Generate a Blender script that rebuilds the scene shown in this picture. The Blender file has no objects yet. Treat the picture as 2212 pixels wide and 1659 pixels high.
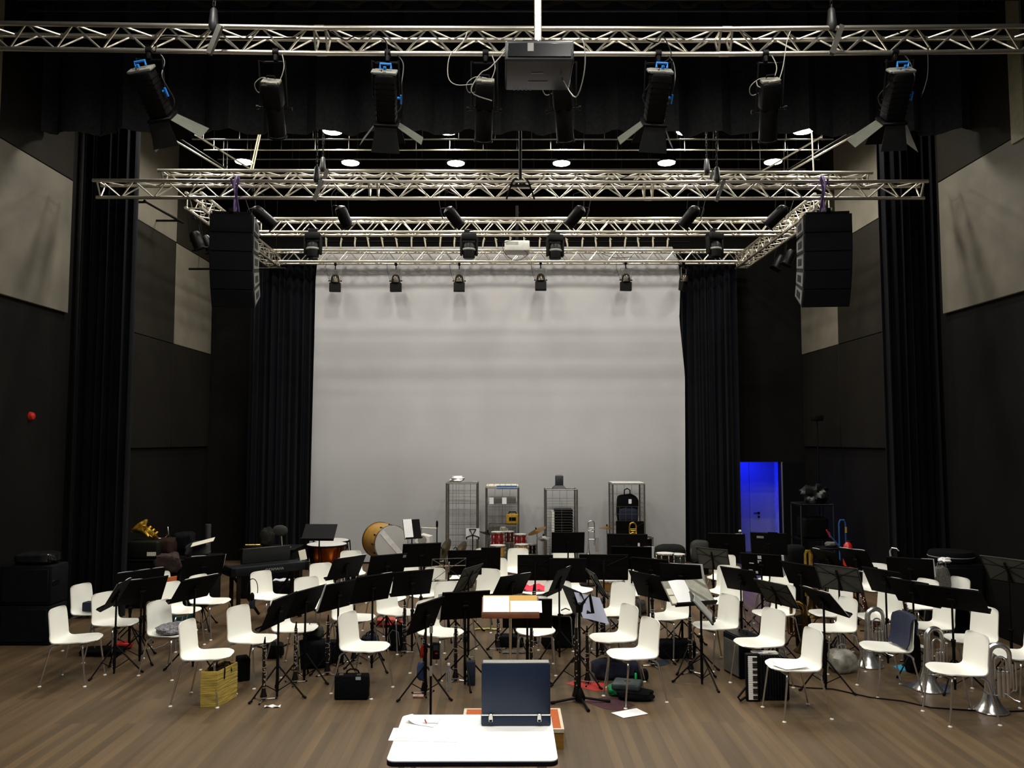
import bpy, bmesh, math, random
from mathutils import Vector, Matrix, Euler, noise
random.seed(7)
C = bpy.context.scene.collection
R = math.radians
PI = math.pi
V = Vector

# ------------------------------------------------------------------ camera
W, H, F = 2212, 1659, 1735.0
CAMZ = 2.6
cam_d = bpy.data.cameras.new('camera'); cam = bpy.data.objects.new('camera', cam_d); C.objects.link(cam)
cam_d.sensor_width = 36.0; cam_d.lens = 36.0*F/W; cam_d.clip_end = 80
PITCH = math.atan(120.5/F); YAW = math.atan(11.0/F)
cam.location = (0, 0, CAMZ); cam.rotation_euler = (PI/2+PITCH, 0, -YAW)
bpy.context.scene.camera = cam
CM = Euler((PI/2+PITCH, 0, -YAW)).to_matrix()

def ray(px, py):
    return CM @ V(((px-W/2)/F, (H/2-py)/F, -1.0))
def G(px, py, z=0.0):          # where a sight line meets the level z
    d = ray(px, py); t = (z-CAMZ)/d.z
    return V((0, 0, CAMZ)) + d*t
def P(px, py, Y):              # where a sight line meets the upright plane y = Y
    d = ray(px, py); t = Y/d.y
    return V((0, 0, CAMZ)) + d*t

# ------------------------------------------------------------------ materials
def lin(h):
    h = h.lstrip('#'); o = []
    for i in (0, 2, 4):
        c = int(h[i:i+2], 16)/255
        o.append(c/12.92 if c <= .04045 else ((c+.055)/1.055)**2.4)
    return (*o, 1)
MATS = {}
def mat(name, col, rough=.5, metal=0, var=.12, scale=12, bump=0, spec=.5, sheen=0, emit=None, es=0, trans=0, stretch=None):
    if name in MATS: return MATS[name]
    m = bpy.data.materials.new(name); m.use_nodes = True
    nt = m.node_tree; b = nt.nodes['Principled BSDF']
    c = lin(col)
    if max(c[:3]) < .02 and rough > .4 and not metal: spec = min(spec, .12)
    b.inputs['Roughness'].default_value = rough; b.inputs['Metallic'].default_value = metal
    b.inputs['Specular IOR Level'].default_value = spec
    if sheen:
        b.inputs['Sheen Weight'].default_value = sheen; b.inputs['Sheen Roughness'].default_value = .5
    if trans: b.inputs['Transmission Weight'].default_value = trans
    if emit:
        b.inputs['Emission Color'].default_value = lin(emit); b.inputs['Emission Strength'].default_value = es
    tc = nt.nodes.new('ShaderNodeTexCoord'); nz = nt.nodes.new('ShaderNodeTexNoise')
    nz.inputs['Scale'].default_value = scale; nz.inputs['Detail'].default_value = 3
    src = tc.outputs['Object']
    if stretch:
        mp = nt.nodes.new('ShaderNodeMapping'); mp.inputs['Scale'].default_value = stretch
        nt.links.new(src, mp.inputs['Vector']); src = mp.outputs['Vector']
    nt.links.new(src, nz.inputs['Vector'])
    rp = nt.nodes.new('ShaderNodeValToRGB')
    rp.color_ramp.elements[0].position = .3; rp.color_ramp.elements[1].position = .7
    rp.color_ramp.elements[0].color = tuple(x*(1-var) for x in c[:3])+(1,)
    rp.color_ramp.elements[1].color = tuple(min(1, x*(1+var)) for x in c[:3])+(1,)
    nt.links.new(nz.outputs['Fac'], rp.inputs['Fac']); nt.links.new(rp.outputs['Color'], b.inputs['Base Color'])
    if bump:
        bp = nt.nodes.new('ShaderNodeBump'); bp.inputs['Strength'].default_value = bump; bp.inputs['Distance'].default_value = .01
        nt.links.new(nz.outputs['Fac'], bp.inputs['Height']); nt.links.new(bp.outputs['Normal'], b.inputs['Normal'])
    MATS[name] = m
    return m

M_white = mat('white_plastic', '#f3f1e6', .36, var=.012, scale=3)
M_chrome = mat('chrome', '#d4d4d0', .22, .93, .04)
M_silver = mat('silver_plate', '#e4e3df', .24, .92, .04)
M_alu = mat('aluminium', '#d2ccbd', .34, .95, .05, 20)
M_glide = mat('glide_plastic', '#d8d3c4', .4)
M_black = mat('black_paint', '#070606', .6, var=.2, spec=.15)
M_blackm = mat('black_metal', '#0a0908', .42, 0, .2, spec=.28)
M_desk = mat('desk_black', '#070606', .65, var=.25, scale=30, spec=.15)
M_wire = mat('wire_nickel', '#8d8578', .3, 1)
M_greycloth = mat('grey_sheet', '#4b4c45', .55, var=.15, scale=8)
M_paper = mat('paper', '#f4f3f2', .7, var=.03, scale=5)
M_cream = mat('cream_paper', '#dcd6c2', .7, var=.05)
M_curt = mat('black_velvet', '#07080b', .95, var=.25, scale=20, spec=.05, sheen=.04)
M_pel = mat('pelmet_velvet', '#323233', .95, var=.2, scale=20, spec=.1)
M_curtb = mat('navy_velvet', '#05070d', .95, var=.25, scale=20, spec=.05, sheen=.04)
M_wall = mat('dark_wall', '#0d0b08', .8, var=.14, scale=6, stretch=(1, 1, .4))
M_pl = mat('light_panel', '#5e584b', .8, var=.14, scale=2.2, bump=.1)
M_pd = mat('dark_panel', '#1c1913', .85, var=.14, scale=2.5, spec=.15)
M_pm = mat('mid_panel', '#14110c', .85, var=.14, scale=2.5, spec=.15)
M_ceil = mat('black_ceiling', '#0b0a0b', .9)
M_wood = mat('stand_wood', '#6b3f22', .42, var=.2, scale=8, stretch=(1, 12, 1))
M_tan = mat('manila', '#c2973f', .6, var=.06)
M_ply = mat('plywood', '#8a6420', .55, var=.18, scale=9, stretch=(1, 1, 8))
M_orange = mat('orange_carpet', '#a8501d', .9, var=.2, scale=60)
M_trimw = mat('cream_trim', '#cdbfa4', .5)
M_case = mat('case_blue', '#12243e', .55, var=.15, scale=90, bump=.05)
M_fab = mat('black_fabric', '#09090b', .9, var=.3, scale=40, bump=.2, spec=.2)
M_navy = mat('navy_fabric', '#10182c', .9, var=.3, scale=40, bump=.2)
M_grey = mat('grey_fabric', '#56544e', .9, var=.3, scale=25, bump=.2)
M_brown = mat('brown_fabric', '#24140d', .8, var=.3, scale=20, bump=.2)
M_olive = mat('olive_fabric', '#2c2f28', .9, var=.3, scale=25, bump=.2)
M_camo = mat('camo_fabric', '#5d5138', .9, var=.6, scale=18, bump=.2)
M_teal = mat('teal_fabric', '#12484a', .8)
M_green = mat('green_fabric', '#0f7a49', .8)
M_slate = mat('slate_plastic', '#3f4a4b', .5)
M_red = mat('red_card', '#b5332c', .6, var=.1)
M_redp = mat('red_plastic', '#b01d10', .35)
M_plum = mat('plum_cloth', '#3f1d24', .9, var=.25, scale=50)
M_blue = mat('blue_plastic', '#1f72c4', .35)
M_cyan = mat('cyan_cloth', '#2f9dc4', .8)
M_hblue = mat('frame_blue', '#1d4f86', .4)
M_gold = mat('gold_brass', '#e2b84a', .25, .95, .1)
M_bronze = mat('cymbal_bronze', '#a9803a', .3, 1, .12, 40)
M_copper = mat('copper', '#8f471a', .25, 1, .12)
M_drumgold = mat('drum_wood', '#b3873d', .35, var=.15, scale=6)
M_redlac = mat('red_lacquer', '#7d0f12', .2, var=.1)
M_head = mat('drum_head', '#bfbdb8', .6, var=.02)
M_straw = mat('straw', '#b39a45', .8, var=.42, scale=7, bump=.5, stretch=(.7, .7, 9))
M_bodyb = mat('grenadilla', '#140c09', .3, var=.2)
M_lamp = mat('lamp_glow', '#fffaf0', .5, var=0, emit='#fff4dc', es=40)
M_glass = mat('bottle_plastic', '#e6ecec', .08, var=0, trans=.9)
M_rope = mat('rope_white', '#cfc6ad', .9)
M_purple = mat('purple_sling', '#44305f', .8)
M_greyp = mat('grey_plastic', '#8f8d87', .5)
M_lens = mat('lens_glass', '#20242a', .06, 0, .05)
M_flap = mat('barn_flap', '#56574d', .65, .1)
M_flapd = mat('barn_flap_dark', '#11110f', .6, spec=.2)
M_zinc = mat('zinc_wire', '#8c8a83', .35, .9)
M_yellow = mat('yellow_plastic', '#c79a1a', .5)
M_pink = mat('pink_cloth', '#d2263f', .8)
M_rubber = mat('rubber', '#090909', .7)
M_amp = mat('amp_grey', '#5c5a52', .7, var=.15, scale=80)
M_keyw = mat('key_white', '#e7e5de', .3, var=.01)

# ------------------------------------------------------------------ mesh builder
class MB:
    def __init__(s): s.v = []; s.f = []
    def add(s, vs, fs):
        o = len(s.v); s.v += [V(p) for p in vs]; s.f += [tuple(i+o for i in f) for f in fs]; return s
    def xf(s, M):
        s.v = [M @ p for p in s.v]; return s
    def merge(s, other, M=None):
        return s.add([M @ p for p in other.v] if M else other.v, other.f)
    def box(s, c, d, M=None):
        c = V(c); hx, hy, hz = d[0]/2, d[1]/2, d[2]/2
        vs = [V((x, y, z)) for x in (-hx, hx) for y in (-hy, hy) for z in (-hz, hz)]
        if M: vs = [M @ p for p in vs]
        vs = [p+c for p in vs]
        return s.add(vs, [(0, 1, 3, 2), (4, 6, 7, 5), (0, 4, 5, 1), (2, 3, 7, 6), (0, 2, 6, 4), (1, 5, 7, 3)])
    def rbox(s, c, d, r=.01, seg=2, M=None):
        bm = bmesh.new(); bmesh.ops.create_cube(bm, size=1)
        for v in bm.verts: v.co = V((v.co.x*d[0], v.co.y*d[1], v.co.z*d[2]))
        r = min(r, min(d)*.49)
        bmesh.ops.bevel(bm, geom=bm.edges[:], offset=r, segments=seg, profile=.5, affect='EDGES')
        bm.verts.index_update()
        vs = [v.co.copy() for v in bm.verts]
        if M: vs = [M @ p for p in vs]
        fs = [[v.index for v in f.verts] for f in bm.faces]
        bm.free(); c = V(c)
        return s.add([p+c for p in vs], fs)
    def tube(s, pts, r, n=8, closed=False):
        pts = [V(p) for p in pts]; m = len(pts)
        rs = r if isinstance(r, (list, tuple)) else [r]*m
        tg = []
        for i in range(m):
            a = pts[(i-1) % m] if (closed or i > 0) else pts[i]
            b = pts[(i+1) % m] if (closed or i < m-1) else pts[i]
            t = (b-a); tg.append(t.normalized() if t.length > 1e-9 else V((0, 0, 1)))
        u = tg[0].orthogonal().normalized(); vs = []
        for i in range(m):
            u = (u - tg[i]*u.dot(tg[i]))
            u = u.normalized() if u.length > 1e-6 else tg[i].orthogonal().normalized()
            w = tg[i].cross(u)
            for k in range(n):
                a = 2*PI*k/n; vs.append(pts[i]+(u*math.cos(a)+w*math.sin(a))*rs[i])
        fs = []
        for i in range(m if closed else m-1):
            j = (i+1) % m
            for k in range(n):
                k2 = (k+1) % n; fs.append((i*n+k, i*n+k2, j*n+k2, j*n+k))
        if not closed:
            fs.append(tuple(range(n))[::-1]); fs.append(tuple((m-1)*n+k for k in range(n)))
        return s.add(vs, fs)
    def cyl(s, a, b, r, r2=None, n=12): return s.tube([a, b], [r, r if r2 is None else r2], n)
    def lathe(s, prof, n=24, M=None, cap=True):
        vs = []; fs = []; m = len(prof)
        for (r, z) in prof:
            for k in range(n):
                a = 2*PI*k/n; vs.append(V((r*math.cos(a), r*math.sin(a), z)))
        for i in range(m-1):
            for k in range(n):
                k2 = (k+1) % n; fs.append((i*n+k, i*n+k2, (i+1)*n+k2, (i+1)*n+k))
        if cap:
            fs.append(tuple(range(n))[::-1]); fs.append(tuple((m-1)*n+k for k in range(n)))
        if M: vs = [M @ p for p in vs]
        return s.add(vs, fs)
    def grid(s, rows):           # rows of points -> sheet
        n = len(rows[0]); vs = [p for r in rows for p in r]; fs = []
        for i in range(len(rows)-1):
            for k in range(n-1): fs.append((i*n+k, i*n+k+1, (i+1)*n+k+1, (i+1)*n+k))
        return s.add(vs, fs)
    def slab(s, rows, off):      # sheet with thickness; off = vector or function(i,k)->vector
        n = len(rows[0]); m = len(rows)
        a = [V(p) for r in rows for p in r]
        b = [V(rows[i][k]) + (off(i, k) if callable(off) else V(off)) for i in range(m) for k in range(n)]
        fs = []; N = n*m
        for i in range(m-1):
            for k in range(n-1):
                q = (i*n+k, i*n+k+1, (i+1)*n+k+1, (i+1)*n+k)
                fs.append(q); fs.append(tuple(x+N for x in q[::-1]))
        rim = [(0, k) for k in range(n-1)] + [(i, n-1) for i in range(m-1)] + [(m-1, k) for k in range(n-1, 0, -1)] + [(i, 0) for i in range(m-1, 0, -1)]
        for j in range(len(rim)):
            p = rim[j]; q = rim[(j+1) % len(rim)]
            x = p[0]*n+p[1]; y = q[0]*n+q[1]; fs.append((y, x, x+N, y+N))
        return s.add(a+b, fs)
    def poly(s, pts, off):       # prism from a polygon
        n = len(pts); a = [V(p) for p in pts]; b = [p+V(off) for p in a]
        fs = [tuple(range(n))[::-1], tuple(range(n, 2*n))]
        for i in range(n): j = (i+1) % n; fs.append((i, j, j+n, i+n))
        return s.add(a+b, fs)
    def blob(s, c, d, e=.6, amp=.06, seed=0, n=22, m=12, flat=True, M=None):
        vs = []; fs = []
        sg = lambda x, p: math.copysign(abs(x)**p, x)
        for i in range(m+1):
            th = -PI/2+PI*i/m
            for k in range(n):
                ph = 2*PI*k/n
                p = V((sg(math.cos(th), e)*sg(math.cos(ph), e), sg(math.cos(th), e)*sg(math.sin(ph), e), sg(math.sin(th), e)))
                q = noise.noise(p*1.7+V((seed*7.1, seed*3.3, seed)))+.5*noise.noise(p*4+V((seed, 2*seed, 5)))
                p = p*(1+amp*2*q)
                p = V((p.x*d[0]/2, p.y*d[1]/2, p.z*d[2]/2))
                if flat: p.z = max(p.z, -d[2]/2*.96)
                vs.append(p)
        for i in range(m):
            for k in range(n):
                k2 = (k+1) % n; fs.append((i*n+k, i*n+k2, (i+1)*n+k2, (i+1)*n+k))
        if M: vs = [M @ p for p in vs]
        c = V(c)
        return s.add([p+c for p in vs], fs)
    def mesh(s, name):
        me = bpy.data.meshes.new(name); me.from_pydata(s.v, [], s.f)
        bm = bmesh.new(); bm.from_mesh(me); bmesh.ops.remove_doubles(bm, verts=bm.verts[:], dist=1e-6)
        bmesh.ops.recalc_face_normals(bm, faces=bm.faces[:]); bm.to_mesh(me); bm.free()
        me.polygons.foreach_set('use_smooth', [True]*len(me.polygons))
        me.set_sharp_from_angle(angle=R(38))
        return me

def part(name, mb, m, parent=None, loc=(0, 0, 0), rot=(0, 0, 0), label=None):
    me = mb if isinstance(mb, bpy.types.Mesh) else mb.mesh(name)
    if m and not me.materials: me.materials.append(m)
    o = bpy.data.objects.new(name, me); C.objects.link(o)
    o.location = loc; o.rotation_euler = rot
    if parent: o.parent = parent
    if label: o['label'] = label
    return o
def tag(o, label, cat, group=None, kind=None):
    o['label'] = label; o['category'] = cat
    if group: o['group'] = group
    if kind: o['kind'] = kind
    return o
def thing(name, label, cat, loc=(0, 0, 0), rz=0, group=None, rot=None):
    o = bpy.data.objects.new(name, None); C.objects.link(o); o.empty_display_size = .1
    o.location = loc; o.rotation_euler = rot if rot else (0, 0, rz)
    return tag(o, label, cat, group)
def solo(name, mb, m, label, cat, loc=(0, 0, 0), rot=(0, 0, 0), group=None):
    return tag(part(name, mb, m, None, loc, rot), label, cat, group)
def struct(name, mb, m):
    o = part(name, mb, m); o['kind'] = 'structure'; return o
KIDS = {}
def kids(o):
    return [c for c in C.objects if c.parent == o]
def proto(root):
    """remember the parts of a finished thing so that it can be copied in a loop"""
    ch = kids(root); KIDS[root.name] = [(c, kids(c)) for c in ch]; return root
def dup(root, loc, rz=None, label=None, group=None, rot=None):
    r = root.copy(); C.objects.link(r); r.location = loc
    if rz is not None: r.rotation_euler = (0, 0, rz)
    if rot is not None: r.rotation_euler = rot
    if label: r['label'] = label
    if group: r['group'] = group
    d = {}
    for c, gs in KIDS[root.name]:
        k = c.copy(); C.objects.link(k); k.parent = r; d.setdefault(c.name.split('.')[0], []).append(k)
        for g in gs:
            q = g.copy(); C.objects.link(q); q.parent = k; d.setdefault(g.name.split('.')[0], []).append(q)
    return r, d
def own(root):
    d = {}
    for c, gs in KIDS[root.name]:
        d.setdefault(c.name.split('.')[0], []).append(c)
        for g in gs: d.setdefault(g.name.split('.')[0], []).append(g)
    return d
ORD = ['leftmost', 'second from the left', 'third from the left', 'fourth from the left', 'fifth from the left', 'sixth from the left', 'seventh from the left', 'eighth from the left']
# ------------------------------------------------------------------ the room
WX = 6.5; YB = 17.6; YF = -3.0; ZC = 8.75

def floor_mat():
    m = bpy.data.materials.new('floor_boards'); m.use_nodes = True
    nt = m.node_tree; b = nt.nodes['Principled BSDF']; L = nt.links
    tc = nt.nodes.new('ShaderNodeTexCoord')
    mp = nt.nodes.new('ShaderNodeMapping'); mp.inputs['Rotation'].default_value = (0, 0, PI/2)
    L.new(tc.outputs['Object'], mp.inputs['Vector'])
    br = nt.nodes.new('ShaderNodeTexBrick')
    br.inputs['Scale'].default_value = 1; br.inputs['Brick Width'].default_value = 1.9; br.inputs['Row Height'].default_value = .085
    br.inputs['Mortar Size'].default_value = .0012; br.inputs['Bias'].default_value = 0; br.offset = .37
    br.inputs['Color1'].default_value = lin('#66523a'); br.inputs['Color2'].default_value = lin('#524330'); br.inputs['Mortar'].default_value = lin('#40352a')
    L.new(mp.outputs['Vector'], br.inputs['Vector'])
    n2 = nt.nodes.new('ShaderNodeTexNoise'); n2.inputs['Scale'].default_value = 1.0; n2.inputs['Detail'].default_value = 5
    m2 = nt.nodes.new('ShaderNodeMapping'); m2.inputs['Scale'].default_value = (9, .55, 1)
    L.new(tc.outputs['Object'], m2.inputs['Vector']); L.new(m2.outputs['Vector'], n2.inputs['Vector'])
    rp = nt.nodes.new('ShaderNodeValToRGB'); rp.color_ramp.elements[0].position = .35; rp.color_ramp.elements[1].position = .68
    rp.color_ramp.elements[0].color = (.84, .84, .86, 1); rp.color_ramp.elements[1].color = (1.13, 1.12, 1.1, 1)
    L.new(n2.outputs['Fac'], rp.inputs['Fac'])
    mx = nt.nodes.new('ShaderNodeMix'); mx.data_type = 'RGBA'; mx.blend_type = 'MULTIPLY'; mx.inputs['Factor'].default_value = 1
    L.new(br.outputs['Color'], mx.inputs['A']); L.new(rp.outputs['Color'], mx.inputs['B'])
    L.new(mx.outputs['Result'], b.inputs['Base Color'])
    rr = nt.nodes.new('ShaderNodeMapRange'); rr.inputs['To Min'].default_value = .36; rr.inputs['To Max'].default_value = .55
    L.new(n2.outputs['Fac'], rr.inputs['Value']); L.new(rr.outputs['Result'], b.inputs['Roughness'])
    b.inputs['Specular IOR Level'].default_value = .35
    return m
struct('floor', MB().box((0, (YB+YF)/2+1, -.1), (2*WX+.4, YB-YF+2.4, .2)), floor_mat())
struct('ceiling', MB().box((0, (YB+YF)/2, ZC+.1), (2*WX+.4, YB-YF+.4, .2)), M_ceil)
struct('wall_left', MB().box((-WX-.1, (YB+YF)/2, ZC/2), (.2, YB-YF, ZC)), M_wall)
struct('wall_right', MB().box((WX+.1, (YB+YF)/2, ZC/2), (.2, YB-YF, ZC)), M_wall)
# back wall with the doorway
d0 = P(1597, 1100, YB).x; d1 = P(1689, 1100, YB).x; dz = P(1640, 998, YB).z
mb = MB()
mb.box(((-WX+d0)/2, YB+.1, ZC/2), (d0+WX, .2, ZC)); mb.box(((WX+d1)/2, YB+.1, ZC/2), (WX-d1, .2, ZC))
mb.box(((d0+d1)/2, YB+.1, (ZC+dz)/2), (d1-d0, .2, ZC-dz))
struct('wall_back', mb, M_wall)
# lobby behind the doorway, lit by a blue work light
mb = MB()
mb.box((d0-.35, YB+.85, 1.25), (.1, 1.3, 2.5)); mb.box((d1+.35, YB+.85, 1.25), (.1, 1.3, 2.5)); mb.box(((d0+d1)/2, YB+.85, 2.5), (d1-d0+.8, 1.3, .1))
struct('wall_lobby', mb, mat('lobby_paint', '#cfcfcf', .7))
M_door = mat('white_door', '#9799a6', .5, var=.01)
mb = MB(); mb.box(((d0+d1)/2-.28, YB+1.4, 1.2), (.9, .06, 2.4)); mb.box(((d0+d1)/2+.63, YB+1.4, 1.2), (.9, .06, 2.4))
dr = struct('door_1', mb, M_door)
hx = P(1636, 1108, YB+1.36)
h = MB(); h.tube([hx+V((.03, 0, 0)), hx+V((.03, -.05, 0)), hx+V((-.1, -.05, 0))], .011, 6); h.lathe([(.03, 0), (.03, .012)], 12, Matrix.Translation(hx+V((.03, 0, 0))) @ Matrix.Rotation(PI/2, 4, 'X'))
h.lathe([(.026, 0), (.026, .012)], 12, Matrix.Translation(hx+V((.03, 0, -.09))) @ Matrix.Rotation(PI/2, 4, 'X'))
part('door_handle', h, M_blackm, dr)
# black door leaf folded back against the wall, and its frame
mb = MB().box((d1+.42, YB-.04, dz/2), (.80, .045, dz-.02))
d2 = struct('door_2', mb, mat('door_black', '#0a0a0b', .5)); part('door_handle', MB().tube([(d1+.75, YB-.06, 1.05), (d1+.75, YB-.12, 1.05), (d1+.62, YB-.12, 1.05)], .012, 6), M_blackm, d2)
struct('trim_1', MB().box((d1+.015, YB-.01, dz/2), (.03, .05, dz)), mat('door_jamb', '#6d6a5e', .6))
# checkerboard of acoustic panels on both side walls
pz = [2.45, 4.45, 6.44, 8.45]; py = [7.6, 11.75, 13.5, 15.5, 17.45]
def panel(side, i, k, m):
    x = side*(WX-.0252)
    mb = MB().rbox((x, (py[i]+py[i+1])/2, (pz[k]+pz[k+1])/2), (.05, py[i+1]-py[i]-.012, pz[k+1]-pz[k]-.012), .006, 1)
    o = part('acoustic_panel', mb, m)
    rows = ['lower', 'middle', 'upper']; cols = ['in front of the bunched curtain', 'behind the bunched curtain', 'just beyond the bunched curtain', 'in the far corner']
    tone = {M_pl: 'light', M_pd: 'dark', M_pm: 'dark'}[m]
    tag(o, f"{tone} square wall panel, {rows[k]} row of the {'left' if side < 0 else 'right'} wall, {cols[i]}", 'wall panel', 'square acoustic panels on the side walls')
for side in (-1, 1):
    panel(side, 0, 1, M_pl); panel(side, 0, 2, M_pd)
    panel(side, 2, 0, M_pm); panel(side, 2, 1, M_pd); panel(side, 2, 2, M_pl)
    panel(side, 3, 0, M_pm); panel(side, 3, 1, M_pl); panel(side, 3, 2, M_pd)
for n, side in ((2, -1), (3, 1)):
    struct('trim_%d' % n, MB().box((side*(WX-.04), 9.82, 7.55), (.08, .26, 2.4)), mat('pilaster', '#7d785e', .7))

# ------------------------------------------------------------------ drapes
def curtain(a, b, z0, z1, amp, waves, th=.012, nz=10, seed=0, hem=0):
    a = V(a); b = V(b); d = b-a; nrm = V((-d.y, d.x, 0)).normalized(); n = int(waves*8)
    rows = []
    for i in range(nz+1):
        z = z0+(z1-z0)*i/nz; r = []
        for k in range(n+1):
            t = k/n; ph = 2*PI*waves*t
            w = math.sin(ph+1.4*noise.noise(V((t*waves*.6, seed, 0))))+.35*math.sin(ph*2.3+seed)
            w *= amp*(1+.5*noise.noise(V((t*waves*.8, seed+4, z*.15))))
            zz = z + (hem*noise.noise(V((t*waves*.5, seed, 9))) if i == 0 else 0)
            r.append(a+d*t+nrm*w+V((0, 0, zz)))
        rows.append(r)
    return MB().slab(rows, nrm*th)
solo('curtain', curtain((-6.46, 12.02, 0), (-5.62, 12.05, 0), .02, 7.6, .09, 7, seed=1), M_curt, 'black velvet curtain bunched at the left wall from floor to pelmet', 'curtain')
solo('curtain', curtain((5.70, 12.05, 0), (6.47, 12.02, 0), .02, 7.6, .09, 7, seed=2), M_curt, 'black velvet curtain bunched at the right wall from floor to pelmet', 'curtain')
l0 = P(532, 1000, 17.0); l1 = P(692, 1000, 17.3); r0 = P(1462, 1000, 17.3); r1 = P(1600, 1000, 17.0)
solo('curtain', curtain((l0.x, 17.05, 0), (l1.x, 17.36, 0), .02, 6.75, .06, 9, seed=3), M_curtb, 'dark navy side curtain hanging left of the grey white backdrop', 'curtain')
solo('curtain', curtain((r0.x, 17.36, 0), (r1.x, 17.05, 0), .02, 6.75, .06, 8, seed=4), M_curtb, 'dark navy side curtain between the grey white backdrop and the blue doorway', 'curtain')
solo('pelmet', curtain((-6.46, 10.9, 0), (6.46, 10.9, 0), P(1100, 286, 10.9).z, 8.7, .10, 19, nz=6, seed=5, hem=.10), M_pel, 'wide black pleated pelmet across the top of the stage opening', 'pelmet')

# backdrop cloth
prof = [(533, 694, 1452), (560, 686, 1464), (600, 682, 1470), (690, 680, 1467), (740, 679, 1472), (810, 677, 1479), (1000, 672, 1480), (1205, 667, 1481), (1212, 667, 1481)]
rows = []
def lerp_prof(y):
    for a, b in zip(prof, prof[1:]):
        if a[0] <= y <= b[0]:
            t = (y-a[0])/(b[0]-a[0]); return a[1]+(b[1]-a[1])*t, a[2]+(b[2]-a[2])*t
    return prof[-1][1:]
YC = 17.15
for i in range(37):
    y = 533+(1214-533)*i/36; xl, xr = lerp_prof(min(y, 1212)); r = []
    for k in range(81):
        t = k/80; p = P(xl+(xr-xl)*t, y, YC); e = max(0, 1-min(t, 1-t)*9)
        p.y += .02*noise.noise(V((t*14, i*.04, 2)))+.035*e*noise.noise(V((t*60, i*.02, 7)))
        p.z = max(p.z, .015); r.append(p)
    rows.append(r)
M_cyc = mat('backdrop_cloth', '#aba9a9', .92, var=.02, scale=2)
bd = thing('backdrop', 'large plain grey white backdrop cloth tied across the rear of the stage', 'backdrop', (0, YC, 0))
mesh_rows = [[p-V((0, YC, 0)) for p in r] for r in rows]
part('cloth', MB().slab(mesh_rows, (0, .006, 0)), M_cyc, bd)
top = P(1100, 527, YC).z
part('hanging_pipe', MB().cyl((P(660, 527, YC).x, 0, top+.05), (P(1490, 527, YC).x, 0, top+.05), .024), M_blackm, bd)
for k in range(25):
    x = P(706+k*30.6, 530, YC).x; q = random.uniform(-.03, .03); h = random.uniform(.02, .07)
    part('tie', MB().tube([(x, -.015, top-.10), (x+q*.4, -.05, top-.01), (x+q, -.02, top+.07), (x+q*1.7, -.04, top+.09+h), (x+q+.03, -.05, top+.05+h)], [.014, .018, .02, .014, .008], 6), M_rope, bd)

# ------------------------------------------------------------------ trusses
def truss(label, pts, kind='tri', h=.24, pitch=.5, ends=True):
    t = thing('lighting_truss', label, 'truss', pts[0], group='aluminium lighting trusses')
    o = V(pts[0]); pts = [V(p)-o for p in pts]
    d = (pts[-1]-pts[0]).normalized(); s = V((0, 0, 1)).cross(d).normalized()
    if s.y < -.5 or (abs(s.y) < .5 and s.x < 0): s = -s
    up = V((0, 0, 1))
    offs = [V((0, 0, 0)), s*h, s*h/2-up*h*.87] if kind == 'tri' else [V((0, 0, 0)), s*h, -up*h, s*h-up*h]
    for q in offs: part('chord', MB().tube([p+q for p in pts], .025, 10), M_alu, t)
    pairs = [(0, 2), (1, 2), (0, 1)] if kind == 'tri' else [(0, 2), (1, 3), (0, 1), (2, 3)]
    br = MB()
    for a, b in zip(pts, pts[1:]):
        L = (b-a).length; n = max(2, int(round(L/pitch))); u = (b-a)/L
        g = .12
        for (i, j) in pairs:
            for k in range(n):
                x0 = g+(L-2*g)*k/n; x1 = g+(L-2*g)*(k+.5)/n; x2 = g+(L-2*g)*(k+1)/n
                br.cyl(a+u*x0+offs[i], a+u*x1+offs[j], .010, n=6); br.cyl(a+u*x1+offs[j], a+u*x2+offs[i], .010, n=6)
            for x in (.06, L-.06): br.cyl(a+u*x+offs[i], a+u*x+offs[j], .012, n=6)
    part('bracing', br, M_alu, t)
    if len(pts) > 2:
        for p in pts[1:-1]:
            for q in offs: part('coupler', MB().cyl(p+q-d*.05, p+q+d*.05, .029, n=10), M_alu, t)
    return t, pts, offs, o
T1 = [P(-70, 49, 8.0), P(690, 60.5, 8.0), P(1570, 62.5, 8.0), P(2290, 56, 8.0)]
truss('long aluminium truss nearest the viewer, across the very top of the hall', T1)
T2 = [P(200, 390, 11.25), P(805, 392, 11.25), P(1403, 393, 11.25), P(2005, 392, 11.25)]
truss('aluminium truss carrying the two hanging loudspeaker columns', T2)
T3 = [P(340, 368, 12.2), P(1885, 373, 12.2)]
truss('aluminium truss just behind and above the loudspeaker truss', T3)
T4 = [P(548, 472, 14.0), P(1735, 472, 14.0)]
truss('square aluminium truss crossing mid stage above the moving head lamps', T4, 'box', pitch=.42)
T5 = [P(575, 540, 16.7), P(1634, 540, 16.7)]
truss('square aluminium truss furthest back, directly above the backdrop', T5, 'box', pitch=.42)
zs = 6.5
truss('aluminium truss running front to back above the left side of the stage', [V((-5.08, 12.5, zs)), V((-5.08, 16.95, zs))], 'box', pitch=.42)
truss('aluminium truss running front to back above the right side of the stage', [V((4.9, 12.5, zs)), V((4.9, 16.95, zs))], 'box', pitch=.42)

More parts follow.
